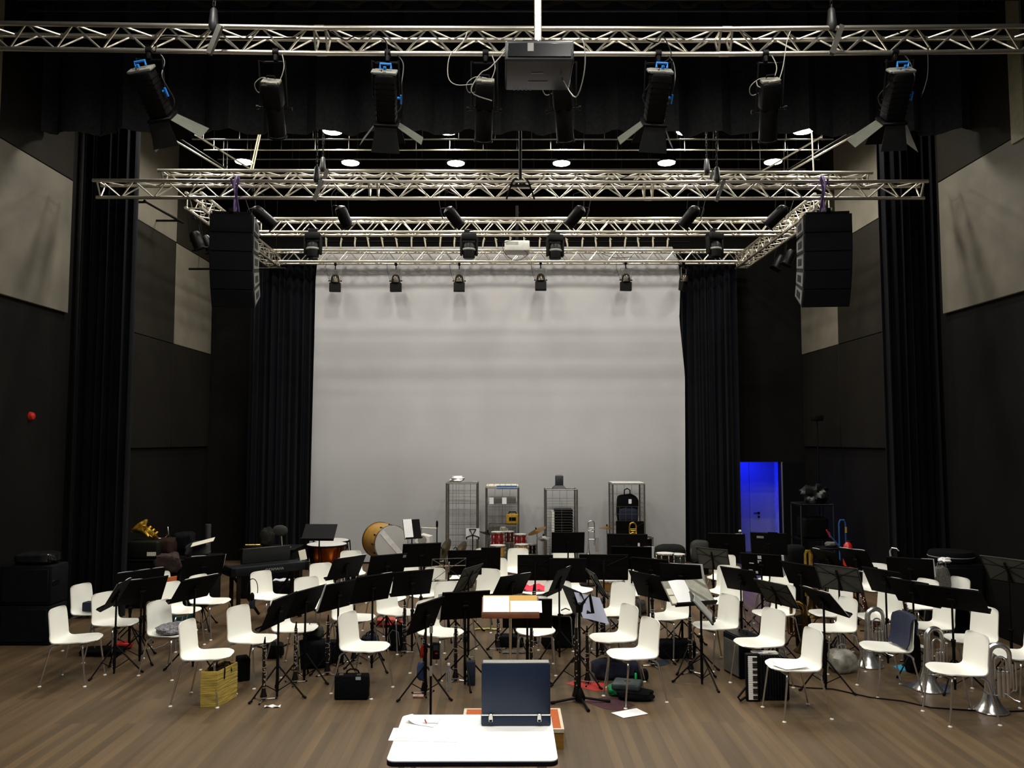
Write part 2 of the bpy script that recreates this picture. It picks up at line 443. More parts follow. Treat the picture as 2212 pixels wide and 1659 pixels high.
# chain hoists above the trusses
def chain(mb, a, b, r=.012):
    a = V(a); b = V(b); n = max(2, int((b-a).length/.045)); d = (b-a)/n
    for k in range(n):
        p = a+d*k; q = V((r, 0, 0)) if k % 2 else V((0, r, 0)); z = d*.15
        mb.tube([p-z-q, p-z+q, p+d+z+q, p+d+z-q], .0045, 4, closed=True)
def hoist(top_px, y, label, body=True, ztop=8.7, barlen=.25):
    p = P(top_px[0], top_px[1], y)
    t = thing('chain_hoist', label, 'chain hoist', p, group='chain hoists holding the trusses')
    m = MB(); chain(m, (0, 0, .22), (0, 0, ztop-p.z)); part('chain', m, M_blackm, t)
    m = MB(); m.lathe([(.02, .24), (.035, .22), (.045, .12), (.05, .08), (.05, .04), (.03, .0)], 12); part('hook_block', m, mat('hoist_grey', '#1d1c1b', .5, .3), t)
    part('clamp_bar', MB().box((.03, -.04, -.12), (.05, .05, .32), Matrix.Rotation(.35, 3, 'Y')), mat('clamp_grey', '#4d4b46', .4, .6), t)
hoist((461, 66), 8.0, 'black chain and hook holding the left part of the nearest truss')
hoist((1797, 66), 8.0, 'black chain and hook holding the right part of the nearest truss')
hoist((697, 372), 12.2, 'chain and hook left of centre above the second pair of trusses')
hoist((1527, 376), 12.2, 'chain and hook right of centre above the second pair of trusses')
hoist((684, 395), 11.25, 'chain on the loudspeaker truss, left of the chain and hook behind it')
hoist((1549, 396), 11.25, 'chain on the loudspeaker truss, right of the chain and hook behind it')

# ------------------------------------------------------------------ ceiling lamps, pipes and lights
def area(loc, power, size=.3, col=(1, .975, .905), rot=(0, 0, 0), spread=170):
    l = bpy.data.lights.new('lamp_light', 'AREA'); l.shape = 'DISK'; l.size = size; l.energy = power; l.color = col; l.spread = R(spread)
    o = bpy.data.objects.new('lamp_light', l); C.objects.link(o); o.location = loc; o.rotation_euler = rot
    return o
ZL = 7.85
LAMPW = 42.0
lab_rows = {0: [], 1: []}
lamps = [(527, 350, 0), (757, 352, 0), (985, 353, 0), (1213, 353, 0), (1440, 352, 0), (1670, 350, 0), (718, 284, 1), (967, 284, 1), (1482, 284, 1), (1735, 283, 1)]
lp = None; cnt = {0: 0, 1: 0}
N1 = ['left of centre, half hidden by the pelmet', 'just left of centre under the pelmet', 'right of centre under the pelmet edge', 'furthest right under the pelmet edge']
for (x, y, row) in lamps:
    p = G(x, y, ZL)
    lab = ('round glowing ceiling lamp in the rear row, ' + ORD[cnt[row]]) if row == 0 else ('round glowing ceiling lamp in the front row, ' + N1[cnt[row]])
    cnt[row] += 1
    if lp is None:
        lp = thing('ceiling_lamp', lab, 'ceiling lamp', p, group='round ceiling lamps')
        part('housing', MB().lathe([(.17, 0), (.2, .02), (.19, .16), (.10, .24), (.02, .26)], 20, cap=False), M_blackm, lp)
        part('diffuser', MB().lathe([(.001, -.005), (.16, -.005), (.165, .03), (.001, .03)], 20), M_lamp, lp)
        part('stem', MB().cyl((0, 0, .25), (0, 0, ZC-ZL), .012, n=6), M_blackm, lp)
        proto(lp)
    else: dup(lp, p, label=lab)
# real light of the lamps: the two visible rows and the rows of the hall out of frame
for Y, pw in ((11.85, 1.35), (13.5, 1.05), (15.2, .78)):
    for X in (-4.95, -2.95, -.97, 1.03, 3.03, 5.05): area((X, Y, ZL-.03), LAMPW*pw)
for Y in (2.2, 4.6, 7.0):
    for X in (-3.0, -1.0, 1.0, 3.0): area((X, Y, ZL+.1), LAMPW*1.55)
area(((d0+d1)/2, YB+.75, 2.4), 24, .5, (.005, .018, 1.0))
# added dim bluish daylight fill, let in where no rear wall is built
w = bpy.data.worlds.new('world'); bpy.context.scene.world = w; w.use_nodes = True
w.node_tree.nodes['Background'].inputs['Color'].default_value = (.5, .62, 1, 1); w.node_tree.nodes['Background'].inputs['Strength'].default_value = .10

def pipe(label, x0, x1, y_px, Y, r=.013, hang=.6, m=None):
    a = P(x0, y_px, Y); b = P(x1, y_px, Y)
    t = thing('ceiling_pipe', label, 'pipe', a, group='pipes under the ceiling')
    part('tube', MB().cyl((0, 0, 0), b-a, r, n=8), m or mat('pipe_grey', '#8a8780', .4, .6), t)
    n = max(2, int((b-a).length/hang)); rod = MB().cyl((0, 0, 0), (0, 0, ZC-a.z-.02), .006, n=5).mesh('hanger_rod')
    for k in range(n+1):
        part('hanger_rod', rod, mat('rod_grey', '#5a5854', .4, .6), t, ((b-a).x*(k+.3)/(n+.6), 0, 0))
pipe('thin grey pipe under the ceiling, just below the pelmet edge', 415, 1800, 301, 13.2)
pipe('bright lit pipe under the ceiling, second below the pelmet edge', 440, 1790, 324, 13.7, m=M_alu)
pipe('grey pipe under the ceiling level with the rear lamps', 470, 1770, 344, 14.8)
pipe('grey pipe under the ceiling just above the truss', 500, 1740, 365, 16.0)
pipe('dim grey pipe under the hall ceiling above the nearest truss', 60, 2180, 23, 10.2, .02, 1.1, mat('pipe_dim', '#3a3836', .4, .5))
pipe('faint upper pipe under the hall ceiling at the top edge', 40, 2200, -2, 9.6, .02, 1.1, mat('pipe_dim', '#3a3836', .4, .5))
for sx, a, b, lab in ((-1, (350, 287), (482, 366), 'left'), (1, (1846, 292), (1702, 372), 'right')):
    for q, dz_ in ((0, 'outer'), (1, 'middle'), (2, 'inner')):
        p0 = G(a[0]-sx*q*(18 if q == 1 else 36), a[1]+(4 if q == 2 else 0), 7.3); p1 = G(b[0]-sx*q*(8 if q == 1 else 30), b[1], 7.3)
        t = thing('ceiling_rail', f'{dz_} rail running front to back under the ceiling on the {lab}', 'rail', p0)
        part('rail_bar', MB().cyl((0, 0, 0), p1-p0, .016, n=8), M_alu if q != 1 else M_black, t)
        rod = MB().cyl((0, 0, 0), (0, 0, ZC-p0.z-.02), .008, n=5).mesh('hanger_rod')
        for q_ in ((0, 0, 0), p1-p0): part('hanger_rod', rod, M_blackm, t, q_)
for sx, a, b, lab in ((-1, (312, 434), (395, 481), 'left'), (1, (1925, 434), (1850, 487), 'right')):
    p0 = G(*a, 6.62); p1 = G(*b, 6.62)
    t = thing('wall_bar', f'black lighting bar sloping away along the {lab} wall panels', 'bar', p0)
    part('bar_tube', MB().cyl((0, 0, 0), p1-p0, .025, n=8), M_blackm, t)
    for f in (.05, .9):
        q = (p1-p0)*f; part('bracket', MB().cyl(q, V((-(p0.x)+sx*(WX-.03), q.y, q.z)), .02, n=6), M_blackm, t)
# red fire alarm sounder on the left wall
p = P(68, 899, 11.0); p.x = -WX-.004
t = thing('alarm_bell', 'small red alarm sounder on the dark left wall', 'alarm', p)
part('dome', MB().lathe([(.055, 0), (.055, .03), (.045, .05), (.02, .06)], 16, Matrix.Rotation(PI/2, 4, 'Y')), M_redp, t)
part('base_plate', MB().lathe([(.06, -.0), (.06, .012)], 16, Matrix.Rotation(PI/2, 4, 'Y')), M_redp, t)
# ------------------------------------------------------------------ chairs
SH = [(.246, .436, .050), (.243, .440, .095), (.232, .445, .135), (.212, .449, .168), (.180, .451, .194), (.14, .450, .211), (.085, .447, .221), (.02, .442, .222), (-.06, .437, .213),
      (-.125, .437, .203), (-.160, .445, .195), (-.185, .464, .188), (-.197, .492, .183), (-.203, .53, .180), (-.209, .585, .178), (-.215, .64, .177), (-.221, .69, .175),
      (-.227, .733, .172), (-.231, .757, .165), (-.233, .772, .150), (-.234, .780, .126)]
def shell():
    rows = []; N = 12
    for i, (u, z, w) in enumerate(SH):
        r = []; b = min(1, max(0, (i-8)/5))
        for k in range(N+1):
            t = -1+2*k/N; a = abs(t)**2.6
            tt = math.copysign(1-(1-abs(t))**1.25, t)
            r.append(V((u+.028*a*b, w*tt, z+.014*a*(1-b)-.006*a*(1 if i < 5 else 0))))
        rows.append(r)
    def off(i, k):
        a = V((SH[max(0, i-1)][0], 0, SH[max(0, i-1)][1])); c = V((SH[min(len(SH)-1, i+1)][0], 0, SH[min(len(SH)-1, i+1)][1]))
        d = (c-a).normalized(); return V((d.z, 0, -d.x))*-.011 if False else V((-abs(d.z) if d.z > 0 else 0, 0, -abs(d.x)))*.011
    return MB().slab(rows, off)
def chair_proto(label):
    t = thing('shell_chair', label, 'chair', (0, 0, 0), group='white shell chairs of the orchestra')
    part('seat_shell', shell(), M_white, t)
    part('under_frame', MB().rbox((.02, 0, .412), (.26, .10, .022), .008).box((.16, 0, .42), (.03, .34, .012)).box((-.12, 0, .418), (.03, .34, .012)), M_greyp, t)
    gl = MB().lathe([(.019, 0), (.020, .004), (.016, .009), (.010, .013)], 12).mesh('glide')
    for fx, sg in ((1, 1), (1, -1), (-1, 1), (-1, -1)):
        tp = V((.16, .165*sg, .414)) if fx > 0 else V((-.12, .165*sg, .414))
        kn = V((.175, .19*sg, .385)) if fx > 0 else V((-.165, .19*sg, .385))
        ft = V((.225, .213*sg, .02)) if fx > 0 else V((-.25, .213*sg, .02))
        l = part('leg', MB().tube([tp-V((0, .10*sg, 0)), tp, tp+(kn-tp)*.6+V((0, 0, .008)), kn, kn+(ft-kn)*.1, ft], [.010, .010, .0105, .011, .0095, .0085], 8), M_chrome, t)
        part('glide', gl, M_glide, l, (ft.x, ft.y, 0))
    return proto(t)
CH = [  # mode, px, py, facing, what sets it apart
 ('g', 160, 1471, 0, 'frontmost white chair at the far left edge, facing right, nothing on it'),
 ('g', 200, 1400, -15, 'white chair at far left with a dark navy folder lying on its seat'),
 ('g', 247, 1428, -24, 'white chair behind the leftmost low black stand pole, second from the left wall'),
 ('g', 369, 1454, -22, 'white chair with a black and white patterned scarf on its seat'),
 ('g', 443, 1513, -5, 'white chair standing over the yellow straw bag, left front'),
 ('g', 543, 1471, -24, 'white chair just right of the small black cube bag, left front row'),
 ('g', 634, 1443, -18, 'white chair behind the two joined stands in the left front, backpack beside it'),
 ('g', 785, 1492, -22, 'white chair directly above the upright black case with a pale label'),
 ('g', 762, 1415, -32, 'white chair half hidden behind the chair above the labelled black case'),
 ('s', 858, 1322, -38, 'white chair above the crumpled red bag on the floor, left of centre'),
 ('s', 950, 1366, -38, 'white chair in front row left of centre beside the water bottle'),
 ('b', 963, 1256, -62, 'white chair whose back rises just above the wide centre left front stand'),
 ('b', 942, 1226, -118, 'white chair with a sheet on its seat, facing left behind the long row of stands'),
 ('s', 1000, 1251, -92, 'white chair seen square on behind the thin wire stands, left of centre'),
 ('b', 1058, 1228, -112, 'white chair right behind the grey sheeted wire stand, facing left of the viewer'),
 ('b', 1071, 1205, -86, 'white chair behind the small portrait book stand, below the drum kit'),
 ('b', 1049, 1184, -90, 'white chair of which only the upper left corner shows beside the portrait book stand'),
 ('b', 1119, 1184, -90, 'white chair with a tall clear back facing the viewer, under the red drum kit'),
 ('b', 1217, 1183, -90, 'white chair under the lone high black stand in front of the third cage'),
 ('s', 1154, 1276, -92, 'white chair with a pink red cloth on its seat at the centre'),
 ('b', 1206, 1254, -98, 'white chair behind the tilted grey stand, right of the one with the red cloth'),
 ('s', 1242, 1273, -62, 'white chair facing right, its seat tip beside the snare drum'),
 ('s', 1157, 1361, -90, 'white chair facing the wooden conductor stand, directly behind the open case'),
 ('b', 1349, 1258, -128, 'white chair right of centre beside the stand with a paper sheet over it'),
 ('g', 1327, 1468, -155, 'white chair second from the front right of the open case, camouflage bag below'),
 ('g', 1369, 1511, -157, 'frontmost white chair right of the open case, one foot on the white sheet'),
 ('s', 1447, 1331, -138, 'white chair under the open white binder, left half'),
 ('g', 1548, 1436, -155, 'white chair beside the narrow edge on stand, below the open binder'),
 ('s', 1562, 1298, -142, 'white chair directly behind the one beside the edge on stand'),
 ('b', 1576, 1221, -120, 'white chair third back from the edge on stand, behind a grey stand'),
 ('b', 1566, 1197, -116, 'white chair just in front of the blue doorway, its right edge showing'),
 ('b', 1676, 1201, -118, 'white chair of which one top corner shows right of the stickered stand'),
 ('b', 1692, 1223, -138, 'white chair seen through the gap right of the stickered stand'),
 ('s', 1672, 1324, -147, 'white chair behind the grey stand with crossed wires, facing left'),
 ('g', 1643, 1481, -155, 'white chair directly above the keys of the upright accordion'),
 ('g', 1718, 1541, -171, 'frontmost white chair at right with white papers on its seat'),
 ('g', 1802, 1443, -168, 'white chair over the white plastic bag, right of the tilted stand'),
 ('b', 1820, 1262, -150, 'white chair behind the one standing over the white plastic bag'),
 ('g', 1902, 1413, -155, 'white chair behind the leftmost silver horn on the right'),
 ('b', 1892, 1216, -122, 'white chair far right rear, beside the tall black woodwind with silver crook'),
 ('g', 1919, 1493, -177, 'white chair with a navy jacket hung over its back'),
 ('g', 2012, 1437, -170, 'white chair behind the middle silver horn on the right'),
 ('g', 2072, 1552, -176, 'frontmost white chair at far right between two silver horns'),
 ('g', 2101, 1471, -164, 'white chair right of the large dark double stand at far right'),
 ('g', 2212, 1513, -172, 'white chair cut by the right picture edge'),
 ('b', 2078, 1247, -168, 'white chair in front of the loudspeaker stack at right, only its back clear'),
 ('b', 2008, 1251, -160, 'white chair nearly hidden behind the long dark stand, a grey bag beside it'),
 ('b', 340, 1235, -35, 'white chair of which a rounded top shows over the left rear stands'),
 ('g', 385, 1396, -30, 'white chair with an orange brown folder on its back edge, teal bag beneath'),
 ('g', 451, 1372, -22, 'white chair left of the keyboard stand legs, its back behind a black stand'),
 ('s', 583, 1290, -36, 'white chair with headphones and a pouch hanging from its back'),
 ('b', 660, 1246, -52, 'white chair with its upper back showing above two joined stands, left'),
 ('b', 692, 1216, -58, 'white chair just right of the electric piano, in front of the timpani'),
 ('b', 758, 1189, -75, 'white chair between the timpani and the bass drum'),
 ('b', 814, 1234, -45, 'white chair showing a top edge between two rows of stands below the bass drum'),
 ('b', 880, 1217, -48, 'white chair under the high stand right of the bass drum'),
 ('b', 1367, 1224, -112, 'white chair glimpsed between stands right of the snare drum'),
 ('b', 1399, 1205, -96, 'white chair below the fourth cage, left of the round brown case'),
]
ch0 = None
CHAIRS = {}
for n, (mode, px, py, ph, lab) in enumerate(CH):
    f = V((math.cos(R(ph)), math.sin(R(ph)), 0))
    if mode == 'g': p = G(px, py, 0)
    elif mode == 's': p = G(px, py, .446)
    else: p = G(px, py, .779)+f*.235
    p.z = 0
    if ch0 is None:
        ch0 = chair_proto(lab); ch0.location = p; ch0.rotation_euler.z = R(ph); o = ch0
    else: o, _ = dup(ch0, p, R(ph), lab)
    CHAIRS[n] = (p, R(ph))
def on_chair(n, u, v, z):        # a point given in the frame of chair n
    p, a = CHAIRS[n]; return p+V((math.cos(a)*u-math.sin(a)*v, math.sin(a)*u+math.cos(a)*v, z))

# ------------------------------------------------------------------ music stands
def stand_base(t, hub=.30, rad=.30):
    part('pole', MB().cyl((0, 0, 0), (0, 0, 1), .0115, n=8), M_blackm, t)
    part('sleeve', MB().cyl((0, 0, .05), (0, 0, .46), .016, n=8).cyl((0, 0, .44), (0, 0, .48), .021, n=8), M_black, t)
    for k in range(3):
        a = 2*PI*k/3
        q = V((math.cos(a), math.sin(a), 0))
        l = part('leg', MB().tube([q*.018+V((0, 0, hub)), q*rad+V((0, 0, .014))], .0085, 6), M_black, t)
        part('rubber_foot', MB().cyl(q*(rad-.02)+V((0, 0, .026)), q*(rad+.018)+V((0, 0, .009)), .0125, n=8), M_rubber, l)
        part('brace', MB().tube([q*.016+V((0, 0, .065)), q*rad*.52+V((0, 0, .155))], .005, 5), M_black, t)
    part('knob', MB().cyl((.012, 0, .50), (.05, 0, .50), .011, n=8).cyl((0, -.02, .50), (0, .02, .50), .017, n=8), M_black, t)
def desk_stand(label):
    t = thing('music_stand', label, 'music stand', (0, 0, 0), group='black orchestra music stands')
    stand_base(t)
    dk = MB().rbox((0, 0, 0), (.006, .52, .35), .0028, 1).box((.012, 0, -.02), (.018, .05, .16)).rbox((.006, 0, .165), (.012, .51, .012), .004, 1)
    d = part('desk', dk, M_desk, t)
    part('ledge', MB().rbox((-.026, 0, -.173), (.055, .52, .006), .0025, 1).box((-.052, 0, -.165), (.004, .52, .020)), M_desk, d)
    part('clamp', MB().cyl((.02, -.03, 0), (.02, .03, 0), .016, n=8), M_black, d)
    return proto(t)
def wire_stand(label, sheet):
    t = thing('wire_music_stand', label, 'music stand', (0, 0, 0), group='folding wire music stands')
    stand_base(t)
    r = .0042; hw, hh = .25, .165; w = MB()
    w.tube([(0, -hw, -hh), (0, -hw, hh), (0, hw, hh), (0, hw, -hh)], r, 5, closed=True)
    for a, b in (((0, -hw, -hh), (0, 0, .02)), ((0, hw, -hh), (0, 0, .02)), ((0, -hw, hh), (0, 0, .02)), ((0, hw, hh), (0, 0, .02)), ((0, -hw, .06), (0, hw, .06))):
        w.tube([V(a)+V((.006, 0, 0)), V(b)+V((.006, 0, 0))], r, 5)
    w.box((.012, 0, -.02), (.012, .022, .28))
    w.box((-.02, 0, -hh), (.045, .40, .004))
    d = part('desk', w, M_wire if sheet == 'bare' else M_blackm, t)
    if sheet == 'grey': part('back_sheet', MB().box((-.008, 0, 0), (.004, .52, .345)), M_greycloth, d)
    if sheet == 'black': part('back_sheet', MB().box((-.010, 0, .01), (.008, .52, .35)), M_desk, d)
    return proto(t)
PROT = {}; STANDS = {}
def place_stand(kind, dx, dy, psi, label, gy=None, zc=None, tilt=32, sw=1, spin=None):
    """dx, dy: centre of the desk in the picture; psi: the way the player faces"""
    if gy:
        Y = G(dx, gy, 0).y; q = P(dx, dy, Y)
    else:                      # slide along the sight line to where the tripod has room
        best = None
        for z in [zc or .90]+[(zc or .9)+s_*.02*k for k in range(1, 11) for s_ in (1, -1)]:
            c = G(dx, dy, z); dm = min([(V((c.x, c.y, 0))-p_).length-.40 for p_, _a in CHAIRS.values()]+[(V((c.x, c.y, 0))-s_[1]).length-.26 for s_ in STANDS.values()]+[WX-.35-abs(c.x)])
            if best is None or dm > best[0]+.01: best = (dm, z)
            if dm > 0: break
        q = G(dx, dy, best[1])
    a = R(psi); loc = V((q.x, q.y, 0)); h = q.z
    if kind not in PROT:
        t = desk_stand(label) if kind == 'desk' else wire_stand(label, kind)
        PROT[kind] = t; t.location = loc; t.rotation_euler.z = a; d = own(t)
    else:
        t, d = dup(PROT[kind], loc, a, label); d = d
    k = d['desk'][0]; k.location = (.0, 0, h); k.rotation_euler = (0, R(tilt), 0); k.scale = (1, sw, 1)
    d['pole'][0].scale = (1, 1, h-.03); 
    return t, loc, a, h, R(tilt)
def on_desk(st, x, y, z):         # point in the frame of a stand's desk (x forward = away from the player)
    t, loc, a, h, ti = st
    M = Matrix.Translation(loc+V((0, 0, h))) @ Matrix.Rotation(a, 4, 'Z') @ Matrix.Rotation(ti, 4, 'Y')
    return M @ V((x, y, z)), M
ST = [  # key, kind, desk px, py, player facing, ground row, tilt, width, what sets it apart, sheet (dy, dz) or None
 ('a', 'desk', 252, 1284, 5, 1455, 30, .82, 'steeply tilted black stand at the far left, pole before the second chair', (0, .02)),
 ('b', 'desk', 306, 1276, -40, 1428, 28, 1.1, 'wide black stand just right of the steeply tilted far left stand', (.05, .02)),
 ('c', 'desk', 283, 1260, -36, 1402, 24, .9, 'black stand tucked behind the two far left stands, papers along its top', (0, .03)),
 ('d', 'desk', 314, 1254, -46, 1380, 24, .9, 'black stand at far left rear with a white edge, before a rounded chair top', (0, .02)),
 ('e', 'desk', 439, 1224, -50, None, 24, 1.1, 'tall dark stand in front of the piled instrument table at left', (.08, .03)),
 ('f', 'desk', 421, 1271, -27, 1440, 36, 1.08, 'black stand with a lit top edge in front of the teal bag', (.02, .025)),
 ('g', 'desk', 602, 1320, -12, 1505, 24, 1, 'leftmost of the two joined stands at left front, over the tall clarinet', None),
 ('h', 'desk', 660, 1299, -24, 1472, 28, 1, 'right one of the two joined stands at left front', None),
 ('i', 'desk', 731, 1286, -31, 1452, 22, 1, 'black stand with a white paper edge on its left, behind the clarinet', (-.09, .01)),
 ('j', 'desk', 805, 1270, -47, None, 22, 1, 'middle stand of the long dark row left of centre', (0, .02)),
 ('k', 'desk', 891, 1259, -62, 1408, 22, 1, 'right end stand of the long dark row left of centre', None),
 ('l', 'desk', 748, 1226, -42, None, 30, 1.02, 'left stand of the upper dark row below the bass drum', (.05, .03)),
 ('m', 'desk', 836, 1222, -58, None, 26, 1, 'middle stand of the upper dark row, a pale sticker at its corner', None),
 ('n', 'desk', 910, 1199, -72, None, 20, 1, 'high black stand right of the bass drum', None),
 ('o', 'bare', 969, 1231, -78, None, 20, .9, 'bare nickel wire stand before the two tilted hand cymbals', None),
 ('p', 'black', 1004, 1217, -86, None, 16, .88, 'low wire stand with a wide black folder, below the tilted hand cymbals', None),
 ('q', 'black', 1060, 1209, -86, None, 16, .55, 'wire stand with a narrow portrait black book, below the drum kit', None),
 ('r', 'grey', 1012, 1250, -26, None, 28, .95, 'wire stand with a grey sheet leaning right, left of centre', None),
 ('s', 'desk', 1105, 1264, -50, 1402, 34, 1, 'black stand with papers on its top edge, just behind the wooden conductor stand', (.02, .02)),
 ('t', 'desk', 1005, 1307, -76, 1478, 24, 1, 'wide black front stand left of the wooden conductor stand', (-.11, .0)),
 ('u', 'desk', 920, 1329, -27, 1505, 22, 1, 'tilted black front stand above the red and blue clarinet, left of the table', (.03, .015)),
 ('v', 'desk', 1139, 1325, -91, 1490, 20, 1, 'black stand directly behind the right half of the wooden conductor stand', None),
 ('w', 'desk', 1208, 1255, -26, None, 24, .9, 'dark stand leaning right at the centre, edge papers showing', (0, .01)),
 ('x', 'grey', 1289, 1261, -170, None, 30, .75, 'narrow wire stand leaning left with grey sheets, by the snare drum', None),
 ('y', 'black', 1156, 1228, -90, None, 14, .9, 'black folder on a wire stand over the chair with the red cloth', None),
 ('z', 'desk', 1227, 1232, -92, None, 16, .95, 'plain black stand in the middle of the centre row, clamp on its thin pole', None),
 ('A', 'black', 1304, 1227, -94, None, 14, 1.25, 'extra wide black folder on a wire stand above the snare drum', None),
 ('B', 'desk', 1227, 1172, -90, 1316, 18, .98, 'lone high black stand in front of the third cage', (0, .015)),
 ('D', 'desk', 1355, 1176, -98, None, 20, 1.15, 'high black stand below the fourth cage with a pale sticker on its back', None),
 ('E', 'desk', 1364, 1205, -100, None, 20, 1.05, 'black stand directly below the stickered one in front of the fourth cage', (.1, .02)),
 ('I', 'black', 1361, 1149, -98, None, 12, .9, 'wire stand with an upright black folder behind the golden trombone', None),
 ('J', 'desk', 1401, 1265, -145, 1430, 26, 1, 'black stand touching the left side of the open white binder', (0, .015)),
 ('K', 'desk', 1408, 1230, -122, None, 26, 1, 'long dark stand behind the open white binder, left part', None),
 ('L', 'desk', 1472, 1243, -116, None, 26, 1, 'dark stand behind the open white binder with shiny papers on top', (.1, .03)),
 ('M', 'desk', 1600, 1252, -139, 1386, 28, 1, 'black stand between the binder and the crossed wire grey stand', None),
 ('N', 'grey', 1676, 1283, -153, 1436, 34, 1, 'grey sheeted wire stand with crossed wires above the accordion chair', None),
 ('O', 'grey', 1540, 1208, -132, None, 18, 1, 'dark grey wire stand behind the binder, left of the stickered stand', None),
 ('P', 'desk', 1570, 1175, -110, None, 18, 1.05, 'high dark stand in front of the left side of the blue doorway', (0, .01)),
 ('Q', 'desk', 1661, 1174, -112, None, 18, 1, 'high dark stand with a cloth in front of the right side of the blue doorway', None),
 ('R', 'desk', 1645, 1220, -118, None, 24, 1.05, 'black stand with white stickers on its back, below the blue doorway', (.1, .015)),
 ('S', 'desk', 1731, 1241, -150, None, 28, 1.05, 'black stand right of the stickered one, below the golden horn', None),
 ('T', 'grey', 1812, 1250, -140, None, 26, 1.05, 'dark wire stand in the middle of the right rows', None),
 ('U', 'desk', 1779, 1298, -166, 1488, 42, 1, 'front right black stand tilted left with a lit paper edge', (.05, .02)),
 ('V', 'desk', 1790, 1207, -160, None, 40, .9, 'slanted thin stand left of the blue hand truck', (0, .01)),
 ('W', 'desk', 1850, 1207, -150, None, 34, .9, 'black stand with papers right of the blue hand truck', (0, .03)),
 ('X', 'desk', 1913, 1256, -152, None, 30, 1, 'navy black stand before the tall black woodwind, two clamps on its pole', None),
 ('Y', 'desk', 1972, 1279, -152, None, 34, 1, 'black stand overlapped by the large dark stand at far right', (0, .02)),
 ('Z', 'desk', 2056, 1292, -138, None, 42, 1.25, 'large dark sharply tilted stand at far right', (.1, .01)),
 ('aa', 'desk', 1966, 1228, -122, None, 28, 1.1, 'wide black stand at far right rear beside the grey bag', (.1, .01)),
 ('bb', 'grey', 2178, 1233, -150, None, 34, 1, 'grey wire stand in front of the right loudspeaker stack', None),
]
ns = 0
for (key, kind, dx, dy, psi, gy, tilt, sw, lab, sheet) in ST:
    st = place_stand(kind, dx, dy, psi, lab, gy=gy, zc=(1.15 if key == 'bb' else 1.0 if key in 'nBDPQ' else 1.05 if key == 'I' else .9), tilt=tilt, sw=sw)
    STANDS[key] = st
    if sheet:
        q, M = on_desk(st, -.006, 0, 0)
        w = .44*min(1.1, sw+.05)
        rows = [[V((-.004-.004*math.sin(3*u/8*PI)*i/4, sheet[0]*.6+w*(u/8-.5), -.160+sheet[1]*.35+.322*i/4)) for u in range(9)] for i in range(5)]
        o = solo('sheet_music', MB().slab(rows, (-.004, 0, 0)), M_paper, ' '.join(('white sheets on the ' + lab.split(',')[0]).split()[:16]), 'sheet music', group='sheets on the stands')
        o.matrix_world = Matrix.Translation(st[1]+V((0, 0, st[3]))) @ Matrix.Rotation(st[2], 4, 'Z') @ Matrix.Rotation(st[4], 4, 'Y')
        M = M @ Matrix.Rotation(R(random.uniform(-2.5, 2.5)), 4, 'X')
        o.location = M.translation; o.rotation_euler = M.to_euler()
def patch(key, label, y, z, w, h, m, name='sticker', x=.008, cat='sticker'):
    st = STANDS[key]; _, M = on_desk(st, 0, 0, 0)
    o = solo(name, MB().box((x, y, z), (.003, w, h)), m, label, cat)
    o.location = M.translation; o.rotation_euler = M.to_euler(); return o
patch('m', 'pale sticker on the corner of the upper row stand', .22, .13, .045, .04, M_greyp)
patch('D', 'small white label on the back of the high stand below the fourth cage', .17, 0, .03, .06, M_paper)
for i, (y, z, w, h) in enumerate(((-.015, .12, .05, .05), (-.02, .05, .05, .045), (-.13, .02, .06, .012), (-.15, -.09, .05, .014), (-.07, -.12, .03, .035))):
    patch('R', ['upper square sticker', 'lower square sticker', 'upper thin strip sticker', 'lower thin strip sticker', 'small round sticker'][i]+' on the stickered stand back', y, z, w, h, M_paper)
patch('Q', 'pale sticker on the right high stand before the blue doorway', -.12, .10, .10, .035, M_greyp)
cl = patch('Q', 'dark cloth hung over the right high stand before the blue doorway', .06, .02, .14, .34, M_fab, 'cloth', .014, 'cloth')

# open white binder lying on a stand, front to the viewer
st = place_stand('desk', 1490, 1281, 108, 'black stand carrying the open white binder, its front to the viewer', gy=1446, tilt=48)
STANDS['bind'] = st; _, M = on_desk(st, 0, 0, 0)
b = thing('ring_binder', 'open white ring binder on its stand, right of centre', 'binder', M.translation, rot=M.to_euler())
part('cover', MB().box((-.008, .02, .01), (.008, .56, .33)), mat('binder_grey', '#6f6d63', .4), b)
part('right_sleeve', MB().slab([[V((-.013-.006*math.sin(i*1.3+k), -.005-.24*k/6, -.15+.32*i/6)) for k in range(7)] for i in range(7)], (-.003, 0, 0)), mat('sleeve_grey', '#a7a596', .25, var=.2, scale=9), b)
part('left_page', MB().slab([[V((-.014-.012*math.sin(PI*k/6), .215-.215*k/6, -.15+.32*i/3)) for k in range(7)] for i in range(4)], (-.004, 0, 0)), M_paper, b)
part('side_sleeve', MB().box((-.016, .255, .01), (.004, .08, .32)), mat('sleeve_dark', '#8b897d', .3, var=.2), b)
for i, z in enumerate((.02, -.09)): part('pocket_card', MB().box((-.02, .255, z), (.003, .065, .085 if i == 0 else .10)), M_cream, b)
# narrow stand seen edge on, holding grey and white sheets
st = place_stand('grey', 1514, 1313, 169, 'narrow stand seen edge on beside the open white binder', gy=1478, tilt=42, sw=.95)
STANDS['edge'] = st; _, M = on_desk(st, 0, 0, 0)
o = solo('sheet_music', MB().slab([[V((-.018-.01*math.sin(k*.9), -.2+.4*k/6, -.14+.27*i/4)) for k in range(7)] for i in range(5)], (-.010, 0, 0)), mat('sheet_grey', '#9a9a94', .6), 'thick wad of grey sheets on the edge on stand', 'sheet music', group='sheets on the stands')
o.location = M.translation; o.rotation_euler = M.to_euler()
